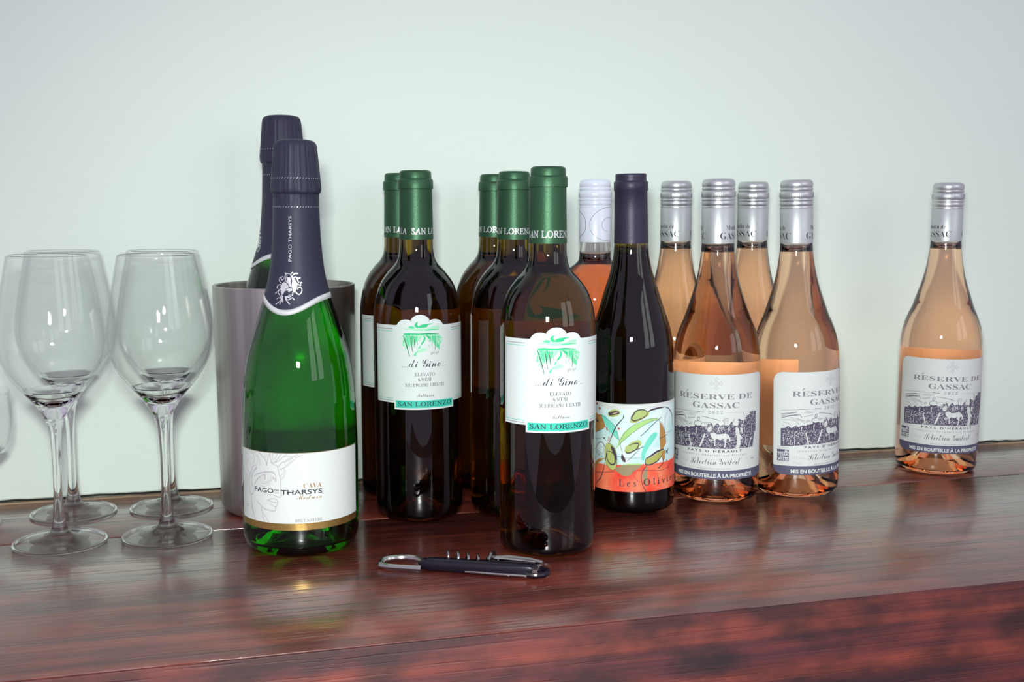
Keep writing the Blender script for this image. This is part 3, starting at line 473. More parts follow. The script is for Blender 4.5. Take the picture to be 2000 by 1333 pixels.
# ------------------------------------------------------------------ the wooden counter
ct = thing('wooden_counter', 'long dark red mahogany counter of wide planks under all the bottles and glasses', 'counter', (0.35, 0.8, -0.9))
def plank(name, x0, x1, y0, y1, z0, z1, m, bev=.0015, wob=0.0, seed=0):
    bm = bmesh.new()
    n = 140
    rnd = random.Random(seed)
    prof = [(y0, z0), (y0, z1 - bev), (y0 + bev * .3, z1 - bev * .3), (y0 + bev, z1), (y1 - bev, z1), (y1 - bev * .3, z1 - bev * .3), (y1, z1 - bev), (y1, z0)]
    rings = []
    for i in range(n + 1):
        x = x0 + (x1 - x0) * i / n
        a, b = rnd.uniform(-wob, wob), rnd.uniform(-wob, wob)
        rings.append([bm.verts.new((x, y + (a if k < 4 else b), z)) for k, (y, z) in enumerate(prof)])
    for a, b in zip(rings, rings[1:]):
        for k in range(len(prof)):
            k2 = (k + 1) % len(prof); bm.faces.new((a[k], a[k2], b[k2], b[k]))
    bm.faces.new(rings[0][::-1]); bm.faces.new(rings[-1])
    bmesh.ops.recalc_face_normals(bm, faces=bm.faces[:])
    for v in bm.verts: v.co -= Vector((0.35, 0.8, -0.9))
    me = bpy.data.meshes.new(name); bm.to_mesh(me); bm.free()
    return link(name, me, m, ct, smooth=True, auto=40)
plank('plank', -.9, 1.9, .6285, .8935, -.034, 0, 'top', .0004, .0002, 1)
p2 = plank('plank', -.9, 1.9, .8955, 1.0200, -.034, 0, 'top', .0002, .0004, 2)
# the gap between the planks narrows from left to right
for o in (p2,):
    for v in o.data.vertices:
        if v.co.y < .16 and v.co.z > .8:
            g = max(0, min(1, (-.02 - (v.co.x + .35)) / .25)); v.co.y += .0032 * g
plank('front_panel', -.9, 1.9, .6310, .6560, -.9, -.034, 'apron', .001, 0, 3)
plank('front_edge_board', -.9, 1.9, .6262, .6284, -.22, -.0002, 'apron', .0007, .0002, 4)
plank('raw_back_strip', -.9, 1.9, 1.0201, 1.0262, -.034, .0006, 'rawedge', .0008, .0010, 5)
plank('side_panel', -.9, -.87, .656, 1.02, -.9, -.034, 'apron'); plank('side_panel', 1.87, 1.9, .656, 1.02, -.9, -.034, 'apron')
sf = plank('seam_filler', -.9, 1.9, .8934, .8990, -.034, -.0003, 'seamwood', .0005, .0, 6)

# ------------------------------------------------------------------ bottle parts
def add_glass(root, outer, seg, m, head=None, airmat='air'):
    g = link('glass_body', lathe_mesh('glass_body', outer, seg), m, root); caster(g)
    if head:
        a = link('head_space', lathe_mesh('head_space', head, 48), airmat, g); caster(a)
    return g
def add_wine(root, outer, top, wall, m, seg=64, bottom=None):
    """the liquid: the outer profile moved inwards by the thickness of the glass, up to the fill level"""
    pts = [(r, z) for r, z in outer if bottom < z < top]
    body = []
    seen = False
    for (r, z) in outer:
        if z > bottom and r > 1 and z < top and (seen or r > 26):
            seen = True; body.append((max(2, r - wall), z))
    rt = rad_at(body, top - .5) if body else 8
    prof = [(0, bottom + 14), (body[0][0] * .35, bottom + 12.5), (body[0][0] * .7, bottom + 5), (body[0][0] * .92, bottom + 1.2)] + body + [(body[-1][0], top), (0, top)]
    w = link('wine', lathe_mesh('wine', prof, seg), m, root)
    if m != 'red_wine': caster(w)
    return w
PUNT = [(0, 17), (5, 16.6), (12, 13.5), (20, 7), (26, 1.6)]

# --- bordeaux-shaped bottle with the green capsule
BORD = PUNT + [(29, 0.2), (31.5, 0), (34, .6), (36.3, 3), (37.3, 7.5), (37.5, 12)] + [(37.5, 12 + i * 10) for i in range(1, 15)] + \
    smooth_prof([(37.5, 160), (37.5, 166), (37.3, 173), (36.6, 180), (35.0, 189), (32.3, 198), (28.6, 205), (23.2, 212), (18.2, 217.5), (15.5, 223), (14.4, 230)], 4) + [(14.2, 240), (13.9, 262), (13.6, 288), (12, 291), (0, 291.5)]
def capsule(root, m, zb, prof, print_fn, seg=72):
    c = link('capsule', lathe_mesh('capsule', prof, seg), m, root, auto=50)
    p = Print(); print_fn(p); q = p.wrap('capsule_lettering', prof, rref=14.4, step=1.2, base=.03, parent=c)
    return c
def san_label(root):
    # measured from the left edge of the label at u = -42
    hump = [(-42, 168.3), (-18.5, 168.3)]
    def bumps(cx, cz, r, a0, a1, n=10, k=1.0): return [(cx + r * math.cos(R(a0 + (a1 - a0) * i / n)), cz + r * k * math.sin(R(a0 + (a1 - a0) * i / n))) for i in range(n + 1)]
    hump += bumps(-9.6, 166.2, 8.2, 160, 50, 8, .85) + bumps(2.4, 169.5, 8.6, 155, 25, 10, .88) + bumps(14.6, 166.2, 8.2, 130, 20, 8, .85)
    hump += [(24.5, 168.3), (52, 168.3), (52, 103), (33.6, 103), (33.6, 97.6), (-20.8, 97.6), (-20.8, 103), (-42, 103)]
    l = sheet('front_label', hump[::-1], 'paper_w', 37.5, root)
    p = Print(); o = .19
    for z, m in ((165.0, 'ink2'), (163.2, 'teal')):
        p.line([(-40.5, z), (-21.5, z)], .38, m, o); p.line([(31.5, z), (51, z)], .38, m, o)
    p.line([(-40.6, 163.2), (-40.6, 106.2)], .38, 'teal', o); p.line([(-41.2, 165), (-41.2, 104.6)], .18, 'ink2', o)
    for z, m in ((104.8, 'ink2'), (106.5, 'teal')):
        p.line([(-40.6, z), (-21.8, z)], .38, m, o); p.line([(34.6, z), (51, z)], .38, m, o)
    p.rect(-19.4, 99.0, 32.0, 105.2, 'teal', o)
    p.text('\u2026', -13.1, -8.9, 133.4, 3.6, 'ink', o); p.text('\u2026', 21.0, 25.2, 133.4, 3.6, 'ink', o)
    p.text(script('di Gino'), -7.5, 19.7, 133.4, 7.2, 'ink', o, weight=-.006)
    p.text(ital('ELEVATO'), -2.6, 14.2, 126.0, 2.7, 'ink', o, slant=-.26, weight=.004)
    p.text(ital('6 MESI').replace('6', '6'), .2, 11.2, 121.7, 2.7, 'ink', o, slant=-.26, weight=.004)
    p.text(ital('SUI PROPRI LIEVITI'), -10.6, 22.8, 117.0, 2.7, 'ink', o, slant=-.26, weight=.004)
    p.text(script('Fattoria'), -1.0, 13.2, 108.4, 2.9, 'ink', o, weight=-.006)
    tx = ital('SAN LORENZO')
    p.text(tx, -17.6, 30.4, 100.6, 3.6, 'ink', o + .05, slant=-.26, weight=.012)
    p.wrap('label_lettering', 37.5, step=2, parent=l)
    p = Print()
    ms = dict(g='g_l', m='g_m', p='g_p', d='g_d', k='ink')
    lay = dict(p=0, m=.03, g=.06, d=.1, k=.1)
    for i, (k, w, pts) in enumerate(LAND):
        off = .19 + lay[k] + i * .0004
        if w: p.line(pts, w, ms[k], off, taper=(k == 'd'), smooth=False)
        else: p.poly(pts, ms[k], off)
    rn = random.Random(3)
    for _ in range(150):            # brush dabs of the vines on both sides of the path
        x = rn.uniform(-14, 20); z = rn.uniform(148, 160.5)
        if abs(x - 4) < (161 - z) * .75: continue
        if abs(x - 3) > 6 + (z - 146): continue
        p.line([(x, z), (x + rn.uniform(.5, 1.3), z + rn.uniform(-.5, .5))], rn.uniform(.2, .45), rn.choice(['g_m', 'g_l', 'paper_w', 'g_l']), .19 + .085, smooth=False)
    p.wrap('vineyard_drawing', 37.5, step=2, parent=l)
def make_san(label, loc, grp):
    t = thing('wine_bottle', label, 'wine bottle', loc, 0, grp)
    add_glass(t, BORD, 96, 'brown_glass')
    add_wine(t, BORD, 221, 3, 'white_wine', bottom=3)
    cp = [(14.55, 238.0), (14.5, 242), (14.1, 262), (13.95, 279.3), (14.0, 280.2), (14.9, 280.6), (14.95, 287.4), (14.3, 288.6), (13.5, 289.0), (13.4, 293.8), (12.7, 295.3), (11, 295.9), (0, 296)]
    def lt(p):
        p.text(ital('FATTORIA'), -45, -9.5, 242.6, 5.0, 'silver', .03, slant=-.26, weight=.012)
        p.text(ital('SAN LORENZO'), -5.5, 42, 242.6, 5.0, 'silver', .03, slant=-.26, weight=.018)
    capsule(t, 'gcap', 238, cp, lt)
    san_label(t)
    bk = [(-34, 105), (34, 105), (34, 173), (-34, 173)]
    b = sheet('back_label', [(x + 37.5 * math.pi, z) for x, z in bk], 'backpaper', 37.5, t); receiver(b)
    return t
SG = 'brown wine bottles with green capsules'
san = make_san('nearest green-capped brown wine bottle, standing just behind the corkscrew', (.2384, .7918, 0), SG)
sans = [
 (san, .2384, .7918, -.004, 4.2, 0.0),
 (dup(san, 'green-capped brown wine bottle with its whole white label in view, beside the sparkling wine', (0, 0, 0)), .1569, .9085, -.006, 0, 16),
 (dup(san, 'green-capped brown wine bottle by the wall, half hidden by the one beside the sparkling wine', (0, 0, 0)), .1540, .9850, -.002, -3, -1),
 (dup(san, 'green-capped brown wine bottle in the middle, between the nearest one and the wall', (0, 0, 0)), .2395, .9010, 0, 33, -4),
 (dup(san, 'green-capped brown wine bottle at the wall, rearmost of the row behind the nearest one', (0, 0, 0)), .2420, .9820, 0, 41, -6)]
for o, x, y, lean, lab, cap in sans:
    o.location = (x, y, 0.0002); tilt(o, x, y, lean)
    child(o, 'front_label').rotation_euler = (0, 0, lab / 37.5); child(o, 'back_label').rotation_euler = (0, 0, lab / 37.5)
    child(o, 'capsule').rotation_euler = (0, 0, (cap - 14.5) / 14.4)

# --- sparkling wine
CAVA = [(0, 30), (6, 29), (14, 24), (22, 14), (29, 4), (33, .8), (36.5, 0), (40, 1), (43, 4.5), (44.6, 10), (45, 16), (45, 30), (45, 45), (45, 60)] + \
    smooth_prof([(45, 65), (45, 75), (44.7, 87), (43.9, 109), (42.7, 128.8), (39.8, 148), (36.4, 161), (29.9, 182), (24.8, 198), (21.2, 212), (18.9, 230), (17.4, 255), (16.6, 274)], 5) + [(16.2, 280), (15.2, 284), (14.5, 300), (12, 310), (0, 311)]
def foil_bottom(a):
    ph = (a + R(20) + math.pi) % (2 * math.pi) - math.pi
    return 195.7 - 11.7 * math.exp(-(ph / .78) ** 2)
def make_cava(label, loc):
    t = thing('sparkling_wine_bottle', label, 'wine bottle', loc)
    add_glass(t, CAVA, 96, 'green_glass')
    add_wine(t, CAVA, 262, 4, 'cava_wine', bottom=6)
    base = smooth_prof([(25.6, 196), (21.9, 210), (19.7, 226), (18.3, 243), (17.7, 258), (17.3, 268), (17.4, 274.2), (18.7, 276.0), (19.0, 280), (18.0, 291), (16.9, 303), (16.0, 311), (14.2, 314.3), (10, 315.6), (3, 315.8)], 5)
    rn = random.Random(4); ph = [rn.uniform(0, 6.28) for _ in range(12)]
    def fn(r, z, a, i):
        if z < 200 or i == 0:
            zb = foil_bottom(-a if False else a) + 4.0
            zz = max(zb, z) if z >= zb else zb
            t_ = max(0.0, 1 - (z - 184) / 30.0)
            zz = zb + (z - 196) * 1.0 if z < 214 else z
            zz = zb + (z - 196) * (214 - zb) / 18.0
            return rad_at(CAVA, zz) + .45, zz
        if z < 214:
            zb = foil_bottom(a) + 4.0
            zz = zb + (z - 196) * (214 - zb) / 18.0
            return rad_at(CAVA, zz) + .45, zz
        k = min(1, max(0, (z - 262) / 14)); up = min(1, max(0, (z - 276) / 30))
        w = sum(math.sin(a * f_ + ph[j]) for j, f_ in enumerate((7, 17, 29, 43))) / 4
        bump = .62 * k * w * (1 if z < 312 else .4)
        if 271 < z < 281: bump += .5 * (math.sin(a * 4 + ph[6]) + .5 * math.sin(a * 11 + ph[7])) * (1 - abs(z - 276) / 5)
        return max(.5, r + bump), z
    f = link('foil_hood', lathe_mesh('foil_hood', [(0.0001, 0)] and base + [(0, 315.9)], 144, fn), 'foil', t)
    # the silver hem that follows the pointed edge of the foil
    bm = bmesh.new(); A = []; B = []; n = 144
    for k in range(n):
        a = 2 * math.pi * k / n; zb = foil_bottom(a)
        for lst, z in ((A, zb), (B, zb + 4.1)):
            r = rad_at(CAVA, z) + .62
            lst.append(bm.verts.new((r * math.sin(a) / 1000, -r * math.cos(a) / 1000, z / 1000)))
    for k in range(n): bm.faces.new((A[k], A[(k + 1) % n], B[(k + 1) % n], B[k]))
    me = bpy.data.meshes.new('silver_hem'); bm.to_mesh(me); bm.free()
    h = link('silver_hem', me, 'silverband', f); md = h.modifiers.new('thickness', 'SOLIDIFY'); md.thickness = .0003; md.offset = -1
    h['label'] = 'silver hem along the pointed lower edge of the foil'
    # emblem, upright lettering and the two rows of perforations
    p = Print()
    for i, (k, w, pts) in enumerate(EMBLEM):
        if w: p.line(pts, w * .95, 'silver', .03 + i * .0008)
        else: p.poly(pts, 'silver', .03)
    p.line([(-9.2, 208.4), (-6.8, 206.4), (-6.2, 204.2), (-3.4, 204.0)], .35, 'foil', .09); p.line([(-8.2, 199.0), (-6.2, 198.2), (-4.6, 199.4)], .5, 'foil', .09)
    fo_ = [(r + .45, z) for r, z in CAVA if z > 170] 
    p.wrap('head_emblem', [(rad_at(CAVA, z) + .45, z) for z in range(180, 225, 2)], rref=24.5, step=1.0, parent=f)
    p = Print()
    p.text('PAGO\u1d05\u1d07THARSYS' if False else 'PAGO THARSYS', 0, 34, 0, 2.3, 'silver', .2, rot=1)
    for v in p.bm.verts: v.co.x -= 3.8; v.co.y += 224.0
    p.wrap('upright_lettering', base, rref=18.5, step=1.0, parent=f)
    p = Print()
    for z0 in (286, 264.5):
        for k in range(26):
            x = -28 + k * 2.2; p.line([(x, z0), (x + .8, z0 + .9)], .3, 'silver' if k % 3 else 'inkfaint', .25, smooth=False)
    p.wrap('perforations', [(rad_at(base, z) + .25, z) for z in range(200, 312, 2)], rref=18.0, step=1.0, parent=f)
    l = sheet('front_label', [(-58, 22.7), (54.3, 22.7), (54.3, 82.3), (-58, 82.3)], 'paper', 45, t)
    p = Print(); o = .19
    for k, w, pts in FACE:
        if w: p.line(pts, w * .8, 'medusa', o)
        else: p.poly(pts, 'medusa', o + .02)
    p.wrap('face_drawing', 45, parent=l)
    p = Print()
    p.rect(-58, 22.7, 54.3, 28.0, 'gold', o); p.line([(-58, 82.1), (54.3, 82.1)], .35, 'gold', o)
    p.text('PAGO', -38.6, -20.9, 51.2, 3.4, 'ink', o + .06, weight=.015); p.text('DE', -19.9, -16.5, 52.8, 1.6, 'ink', o + .06, weight=.01); p.line([(-19.9, 51.5), (-16.5, 51.5)], .3, 'ink', o + .06)
    p.text('THARSYS', -15.1, 16.1, 50.6, 3.5, 'ink', o + .06, weight=.015)
    p.text(serif('CAVA'), 1.8, 15.9, 55.2, 3.7, 'bronze', o, weight=-.006)
    p.text(script('Medusa'), -3.6, 15.7, 46.8, 3.4, 'bronze', o + .08, weight=-.004)
    p.text(ital('BRUT NATURE'), -4.6, 16.0, 29.2, 2.3, 'ink2', o, slant=-.26, weight=.004)
    p.wrap('label_lettering', 45, parent=l)
    b = sheet('back_label', [(x + 45 * math.pi, z) for x, z in [(-60, 12), (60, 12), (60, 84), (-60, 84)]], 'backdark', 45, t); receiver(b)
    return t
cav = make_cava('green sparkling wine bottle with pale gold-edged label, in front of the steel bucket', (.0508, .8462, .0002))
tilt(cav, .0508, .8462, .004)
cav2 = dup(cav, 'foil-topped sparkling wine bottle standing inside the steel bucket', (.0492, .9595, .0275))
tilt(cav2, .0495, .959, -.004)
for k in ('front_label',): pass
child(cav2, 'foil_hood').rotation_euler = (0, 0, R(-70))

# --- burgundy bottle shape with the silver screw cap (rose)
GASP = [(0, 26), (5, 25), (12, 20), (20, 10), (27, 3.0), (31.5, .4), (34, 0), (37, 1.2), (39, 5), (39.8, 11)] + [(39.8, 11 + 10 * i) for i in range(1, 10)] + \
    smooth_prof([(39.8, 108), (39.8, 116), (39.6, 124), (38.9, 136), (36.6, 148.5), (32.6, 160), (29.6, 167), (24.3, 183), (20.6, 195), (17.6, 208), (15.6, 222), (14.8, 232)], 5) + [(14.5, 245), (14, 285), (12, 289), (0, 289.5)]
def knurl(zs, amp, nn):
    def fn(r, z, a, i):
        if zs[0] <= z <= zs[1] and r > 10: return r + amp * (math.sin(a * nn) > 0), z
        return r, z
    return fn
def screwcap(root, skirt, metal, lt, zb=233.4, zt=291.3):
    prof = [(15.0, zb), (15.0, zb + 31.4)]
    s = link('cap_skirt', lathe_mesh('cap_skirt', [(14.2, zb)] + prof + [(14.6, zb + 32), (14.2, zb + 32)], 72), skirt, root, auto=50)
    p = Print(); lt(p, zb); p.wrap('cap_lettering', 15.0, step=1.2, base=.05, parent=s)
    z = zb + 31.6
    top = [(14.2, z), (14.9, z + .3), (15.1, z + 1.2), (14.6, z + 2.0), (14.6, z + 2.6), (15.1, z + 3.2), (15.25, z + 5.2), (14.8, z + 6.2), (14.8, z + 6.8), (15.3, z + 7.4), (15.3, z + 8.2), (14.85, z + 9.0)]
    top += [(14.85, z + 9.4), (15.2, z + 10.0), (15.25, z + 10.2), (15.25, z + 14.6), (14.9, z + 15.4), (14.4, z + 16.1), (14.8, z + 16.9), (14.95, z + 18.4), (14.4, z + 19.3), (14.8, z + 20.2), (14.9, z + 22.6), (14.4, z + 24.6), (13.2, z + 25.9), (11, z + 26.5), (0, z + 26.5)]
    c = link('screw_cap', lathe_mesh('screw_cap', top, 180, knurl((z + 10.1, z + 14.7), .25, 60)), metal, root, auto=45)
    return s, c
def gas_letter(p, zb):
    for k in (0, 1):
        x = k * 47.1
        p.text(serif('GASSAC'), x - 16.6, x + 16, zb + 4.0, 6.0, 'ink', 0, weight=-.012)
        p.text(serif('Moulin de'), x - 11, x + 10.5, zb + 12.3, 4.2, 'ink', 0, weight=-.012)
def inside(pt, poly):
    x, y = pt; c = False
    for i in range(len(poly)):
        (x1, y1), (x2, y2) = poly[i - 1], poly[i]
        if (y1 > y) != (y2 > y) and x < (x2 - x1) * (y - y1) / (y2 - y1) + x1: c = not c
    return c
def gas_label(root):
    r0 = 9.0; x0, x1, z0, z1 = -55, 55, 22.2, 117.7
    out = []
    for cx, cz, a0 in ((x1 - r0, z0 + r0 * .8, -90), (x1 - r0, z1 - r0, 0), (x0 + r0, z1 - r0, 90), (x0 + r0, z0 + r0 * .8, 180)):
        for k in range(9):
            a = R(a0 + 90 * k / 8); out.append((cx + r0 * math.cos(a), cz + r0 * (1 if cz > 60 else .8) * math.sin(a)))
    l = sheet('front_label', out, 'paper', 39.8, root)
    o = .19; p = Print()
    band = [q for q in out if q[1] <= 30.5]
    lo = [q for q in out if q[1] < 30.3]
    left = sorted([q for q in lo if q[0] < 0], key=lambda q: q[1], reverse=True); right = sorted([q for q in lo if q[0] > 0], key=lambda q: q[1])
    p.poly([(-55, 30.6)] + left + right + [(55, 30.6)], 'navy', o)
    p.text('MIS EN BOUTEILLE \u00c0 LA PROPRI\u00c9T\u00c9', -38.6, 36.4, 24.1, 3.3, 'paper', o + .05, weight=.035)
    # RESERVE with its accent, set in engraved letters
    p.text(serif('RESERVE DE'), -37.6, 36.4, 95.5, 4.8, 'ink2', o, weight=-.004)
    for k in range(3): pass
    p.line([(-28.5, 101.2), (-26.8, 103.0)], .6, 'ink2', o)
    p.text(serif('GASSAC'), -21.6, 21.5, 87.5, 5.3, 'ink2', o, weight=-.004)
    # hairline inlays in the thick strokes
    for (a, b, z, h, n) in ((-37.6, 36.4, 95.5, 4.8, 46), (-21.6, 21.5, 87.5, 5.3, 26)):
        for k in range(1, 6): p.line([(a, z + h * k / 6), (b, z + h * k / 6)], .07, 'paper', o + .04)
    p.text(serif('2 0 2 2'), -6.8, 6.0, 82.3, 2.8, 'ink2', o, weight=-.014)
    for s in (-1, 1): p.line([(s * 10, 83.6), (s * 39, 83.6)], .16, 'inkfaint', o)
    p.text("PAYS D'H\u00c9RAULT".replace('', ' ')[1:-1], -26.5, 24.8, 47.2, 2.1, 'ink', o, weight=.02)
    p.text('Indication G\u00e9ographique Prot\u00e9g\u00e9e'.replace('', ' ')[1:-1], -32.6, 30.4, 43.9, 1.6, 'ink2', o)
    p.text(script('Selection Guibert'), -23.2, 22.8, 35.9, 6.6, 'ink', o, weight=-.012)
    p.line([(-16.4, 40.9), (-15.2, 42.0)], .3, 'ink', o)
    p.text('MIS EN BOUTEILLE PAR S.A.S. 34150', -17, 14.6, 31.6, 1.0, 'ink2', o)
    p.text('12,5%vol', -37.3, -26.6, 36.8, 3.0, 'inkfaint', o, weight=-.01); p.text('750ml', -36.8, -29, 31.9, 2.8, 'inkfaint', o, weight=-.01)
    # certification block
    p.text('SUSTAINABLE', -51.3, -40.4, 47.0, 1.4, 'inkfaint', o); p.rect(-51.3, 34.9, -40.4, 45.8, 'navy', o)
    p.poly([(-51.3, 45.0), (-46, 44.3), (-43, 43.6), (-40.4, 43.9), (-40.4, 43.4), (-51.3, 43.2)], 'navy', o + .02)
    p.rect(-51.3, 42.9, -40.4, 43.4, 'paper', o + .03)
    for k in range(5):
        a = R(90 + 72 * k); p.poly([(-42.9 + .9 * math.cos(a) + .55 * math.cos(R(t)), 44.2 + .7 * math.sin(a) + .5 * math.sin(R(t))) for t in range(0, 360, 60)], 'paper', o + .05)
    p.text('TERRA', -50.9, -40.8, 39.9, 2.7, 'paper', o + .05, weight=.03); p.text('VITIS', -50.9, -40.8, 35.5, 3.3, 'paper', o + .05, weight=.03)
    p.text('VITICULTEURS', -51.3, -40.4, 32.9, 1.2, 'inkfaint', o)
    # little oval seal on the right
    p.line([(37 + 6.5 * math.cos(R(t)), 39.5 + 2.2 * math.sin(R(t))) for t in range(0, 361, 20)], .18, 'inkfaint', o)
    p.line([(36, 39.4), (37.5, 39.8), (39, 39.3), (40.5, 39.8)], .6, 'ink2', o)
    # the cross with twelve beads
    cx, cz = 0, 109.9
    arm = []
    for q in range(4):
        a0 = R(90 * q)
        for (rr, aa) in ((1.6, -45), (2.2, -22), (3.0, -9), (4.3, -23), (5.1, 0), (4.3, 23), (3.0, 9), (2.2, 22)):
            a = a0 + R(aa); arm.append((cx + rr * math.cos(a), cz + rr * math.sin(a)))
    p.line(arm + [arm[0]], .4, 'inkfaint', o, smooth=False)
    p.line([(cx - 3.6, cz), (cx + 3.6, cz)], .22, 'inkfaint', o); p.line([(cx, cz - 3.6), (cx, cz + 3.6)], .22, 'inkfaint', o)
    for q in range(4):
        for (rr, aa) in ((5.6, 0), (4.9, 27), (4.9, -27)):
            a = R(90 * q + aa); p.poly([(cx + rr * math.cos(a) + .38 * math.cos(R(t)), cz + rr * math.sin(a) + .38 * math.sin(R(t))) for t in range(0, 360, 60)], 'inkfaint', o)
    p.wrap('label_lettering', 39.8, parent=l)
    # the engraving of the vineyard
    p = Print()
    for i, (k, w, pts) in enumerate(ENG):
        mm = dict(k='engrave', g='inkfaint', w='paper')[k]; off = o + dict(k=0, g=0, w=.08)[k] + i * .0003
        pts = [(x + 1, z) for x, z in pts]
        if w: p.line(pts, w, mm, off, smooth=False)
        else: p.poly(pts, mm, off)
    reg = [(x + 1, z) for x, z in ENG[0][2]]
    rn = random.Random(11); white = [[(x + 1, z) for x, z in e[2]] for e in ENG if e[0] == 'w' and not e[1]]
    for _ in range(2700):
        x, z = rn.uniform(-46, 46), rn.uniform(50, 84)
        if not inside((x, z), reg) or any(inside((x, z), q) for q in white): continue
        if z > 64 and x < -12 and rn.random() < .75: continue
        s = rn.uniform(.25, .68); a = rn.uniform(0, 3.1)
        if rn.random() < .45: p.line([(x, z), (x + s * 1.6 * math.cos(a), z + s * 1.6 * math.sin(a))], s * .5, 'paper', o + .04, smooth=False)
        else: p.poly([(x + s * .7 * rn.uniform(.6, 1.2) * math.cos(a + t), z + s * .7 * rn.uniform(.6, 1.2) * math.sin(a + t)) for t in (0, 1.25, 2.5, 3.8, 5)], 'paper', o + .04)
    for q in white:                  # shading strokes on the dog and the grape pickers
        for _ in range(10):
            x = rn.uniform(min(v[0] for v in q), max(v[0] for v in q)); z = rn.uniform(min(v[1] for v in q), max(v[1] for v in q))
            if inside((x, z), q) and inside((x + .5, z - 1.2), q): p.line([(x, z), (x + rn.uniform(-.2, .6), z - rn.uniform(.6, 1.4))], .18, 'engrave', o + .12, smooth=False)
    p.wrap('vineyard_engraving', 39.8, parent=l)
def make_gas(label, loc, grp):
    t = thing('rose_wine_bottle', label, 'wine bottle', loc, 0, grp)
    add_glass(t, GASP, 96, 'rose_glass', head=[(0, 226.6), (10, 226.3), (13.6, 226.8), (13.4, 236), (10, 262), (9.6, 283), (0, 284)])
    add_wine(t, GASP, 226, 1.4, 'rose', bottom=3)
    screwcap(t, 'skirt', 'screw', gas_letter)
    gas_label(t)
    b = sheet('back_label', [(x + 39.8 * math.pi, z) for x, z in [(-36, 36), (36, 36), (36, 120), (-36, 120)]], 'backpaper', 39.8, t); receiver(b)
    return t
GG = 'rose wine bottles with silver screw caps'
g0 = make_gas('silver-capped rose wine bottle with its whole label facing forward, right of the slate-capped red', (0, 0, 0), GG)
gs = [(g0, .4368, .9038, -.0155, 0, 18.5),
      (dup(g0, 'silver-capped rose bottle beside the forward-facing one, its label turned to the right', (0, 0, 0)), .5185, .9010, -.030, 35, 26.0),
      (dup(g0, 'silver-capped rose bottle by the wall, half hidden behind the slate-capped red bottle', (0, 0, 0)), .4280, .9842, -.008, -60, -12.5),
      (dup(g0, 'silver-capped rose bottle by the wall, seen between the two nearer rose bottles', (0, 0, 0)), .5105, .9838, -.008, -58, -12.5),
      (dup(g0, 'silver-capped rose wine bottle standing alone at the far right, leaning slightly', (0, 0, 0)), .7029, .9424, -.003, 12, -11.5)]
for o, x, y, lean, lab, cap in gs:
    o.location = (x, y, .0004); tilt(o, x, y, lean)
    child(o, 'front_label').rotation_euler = (0, 0, lab / 39.8); child(o, 'back_label').rotation_euler = (0, 0, lab / 39.8)
    child(o, 'cap_skirt').rotation_euler = (0, 0, cap / 15.0)

# --- rose in a bordeaux bottle with the white cap
wt = thing('rose_wine_bottle', 'deep rose wine bottle with white screw cap drawn with black curls', 'wine bottle', (.3375, .9630, .0002))
WB = PUNT + [(29, 0.2), (31.5, 0), (34, .6), (36.3, 3), (37.3, 7.5), (37.5, 12)] + [(37.5, 12 + i * 10) for i in range(1, 15)] + \
    smooth_prof([(37.5, 160), (37.5, 170), (37.0, 180), (35.6, 188), (32.5, 197), (27.5, 204.5), (23, 209.5), (18, 213.5), (15.4, 217), (14.7, 223)], 4) + [(14.5, 235), (14, 285), (12, 289), (0, 289.5)]
add_glass(wt, WB, 96, 'rose_glass', head=[(0, 216.5), (9, 216.3), (13.6, 216.8), (13.5, 226), (12, 240), (9.6, 283), (0, 284)])
add_wine(wt, WB, 216, 1.4, 'rose2', bottom=3)
def curls(p, zb):
    def q(x, y): return (15 * math.asin(max(-1, min(1, (x - 386) / 174.0))), zb + (822 - y) * .0872)
    p.line([q(*a) for a in ((212, 470), (262, 540), (285, 630), (265, 720), (212, 795))], .4, 'ink', 0)
    p.line([q(*a) for a in ((550, 450), (470, 465), (400, 505), (345, 570), (328, 640), (345, 710), (400, 770), (470, 800), (530, 803), (555, 795))], .28, 'ink', 0)
    p.line([q(*a) for a in ((555, 565), (520, 560), (480, 590), (458, 635), (475, 685), (512, 706))], .28, 'ink', 0)
screwcap(wt, 'whitecap', 'whitecap', curls, zb=233.4, zt=292)
tilt(wt, .3375, .963, -.010)
sheet('front_label', [(-40, 25), (40, 25), (40, 120), (-40, 120)], 'paper', 37.5, wt)
sheet('back_label', [(x + 37.5 * math.pi, z) for x, z in [(-30, 35), (30, 35), (30, 115), (-30, 115)]], 'backpaper', 37.5, wt)

# --- red wine with slate capsule and painted olive label
PUR = PUNT + [(29, 0.2), (31.5, 0), (34, .6), (36.3, 3), (37.3, 7.5), (37.5, 12)] + [(37.5, 12 + i * 10) for i in range(1, 10)] + \
    smooth_prof([(37.5, 112), (37.5, 125), (37.1, 138), (35.8, 150), (33.3, 162.5), (27.9, 180), (22.9, 196), (18.3, 210.5), (15.8, 223), (14.9, 233)], 5) + [(14.3, 250), (13.8, 288), (12, 291), (0, 291.5)]
pt = thing('red_wine_bottle', 'dark red wine bottle with slate capsule and an orange-bottomed olive painting label', 'wine bottle', (.3472, .8874, .0003))
add_glass(pt, PUR, 96, 'olive_glass', head=[(0, 224.8), (9, 224.6), (13.9, 225), (13.6, 234), (10, 262), (9.6, 283), (0, 284)])
add_wine(pt, PUR, 224.4, 2.2, 'red_wine', bottom=3)
cp = [(15.0, 234.4), (14.9, 240), (14.5, 262), (14.3, 279.4), (14.9, 280.4), (15.0, 287.0), (14.4, 288.0), (13.7, 288.5), (13.5, 292.0), (13.7, 293.4), (13.0, 294.6), (0, 294.8)]
link('capsule', lathe_mesh('capsule', cp, 72), 'slate', pt, auto=50)
l = sheet('front_label', [(-56, 20.4), (58, 20.4), (58, 97.8), (-56, 97.8)], 'paper', 37.5, pt)
p = Print(); o = .19
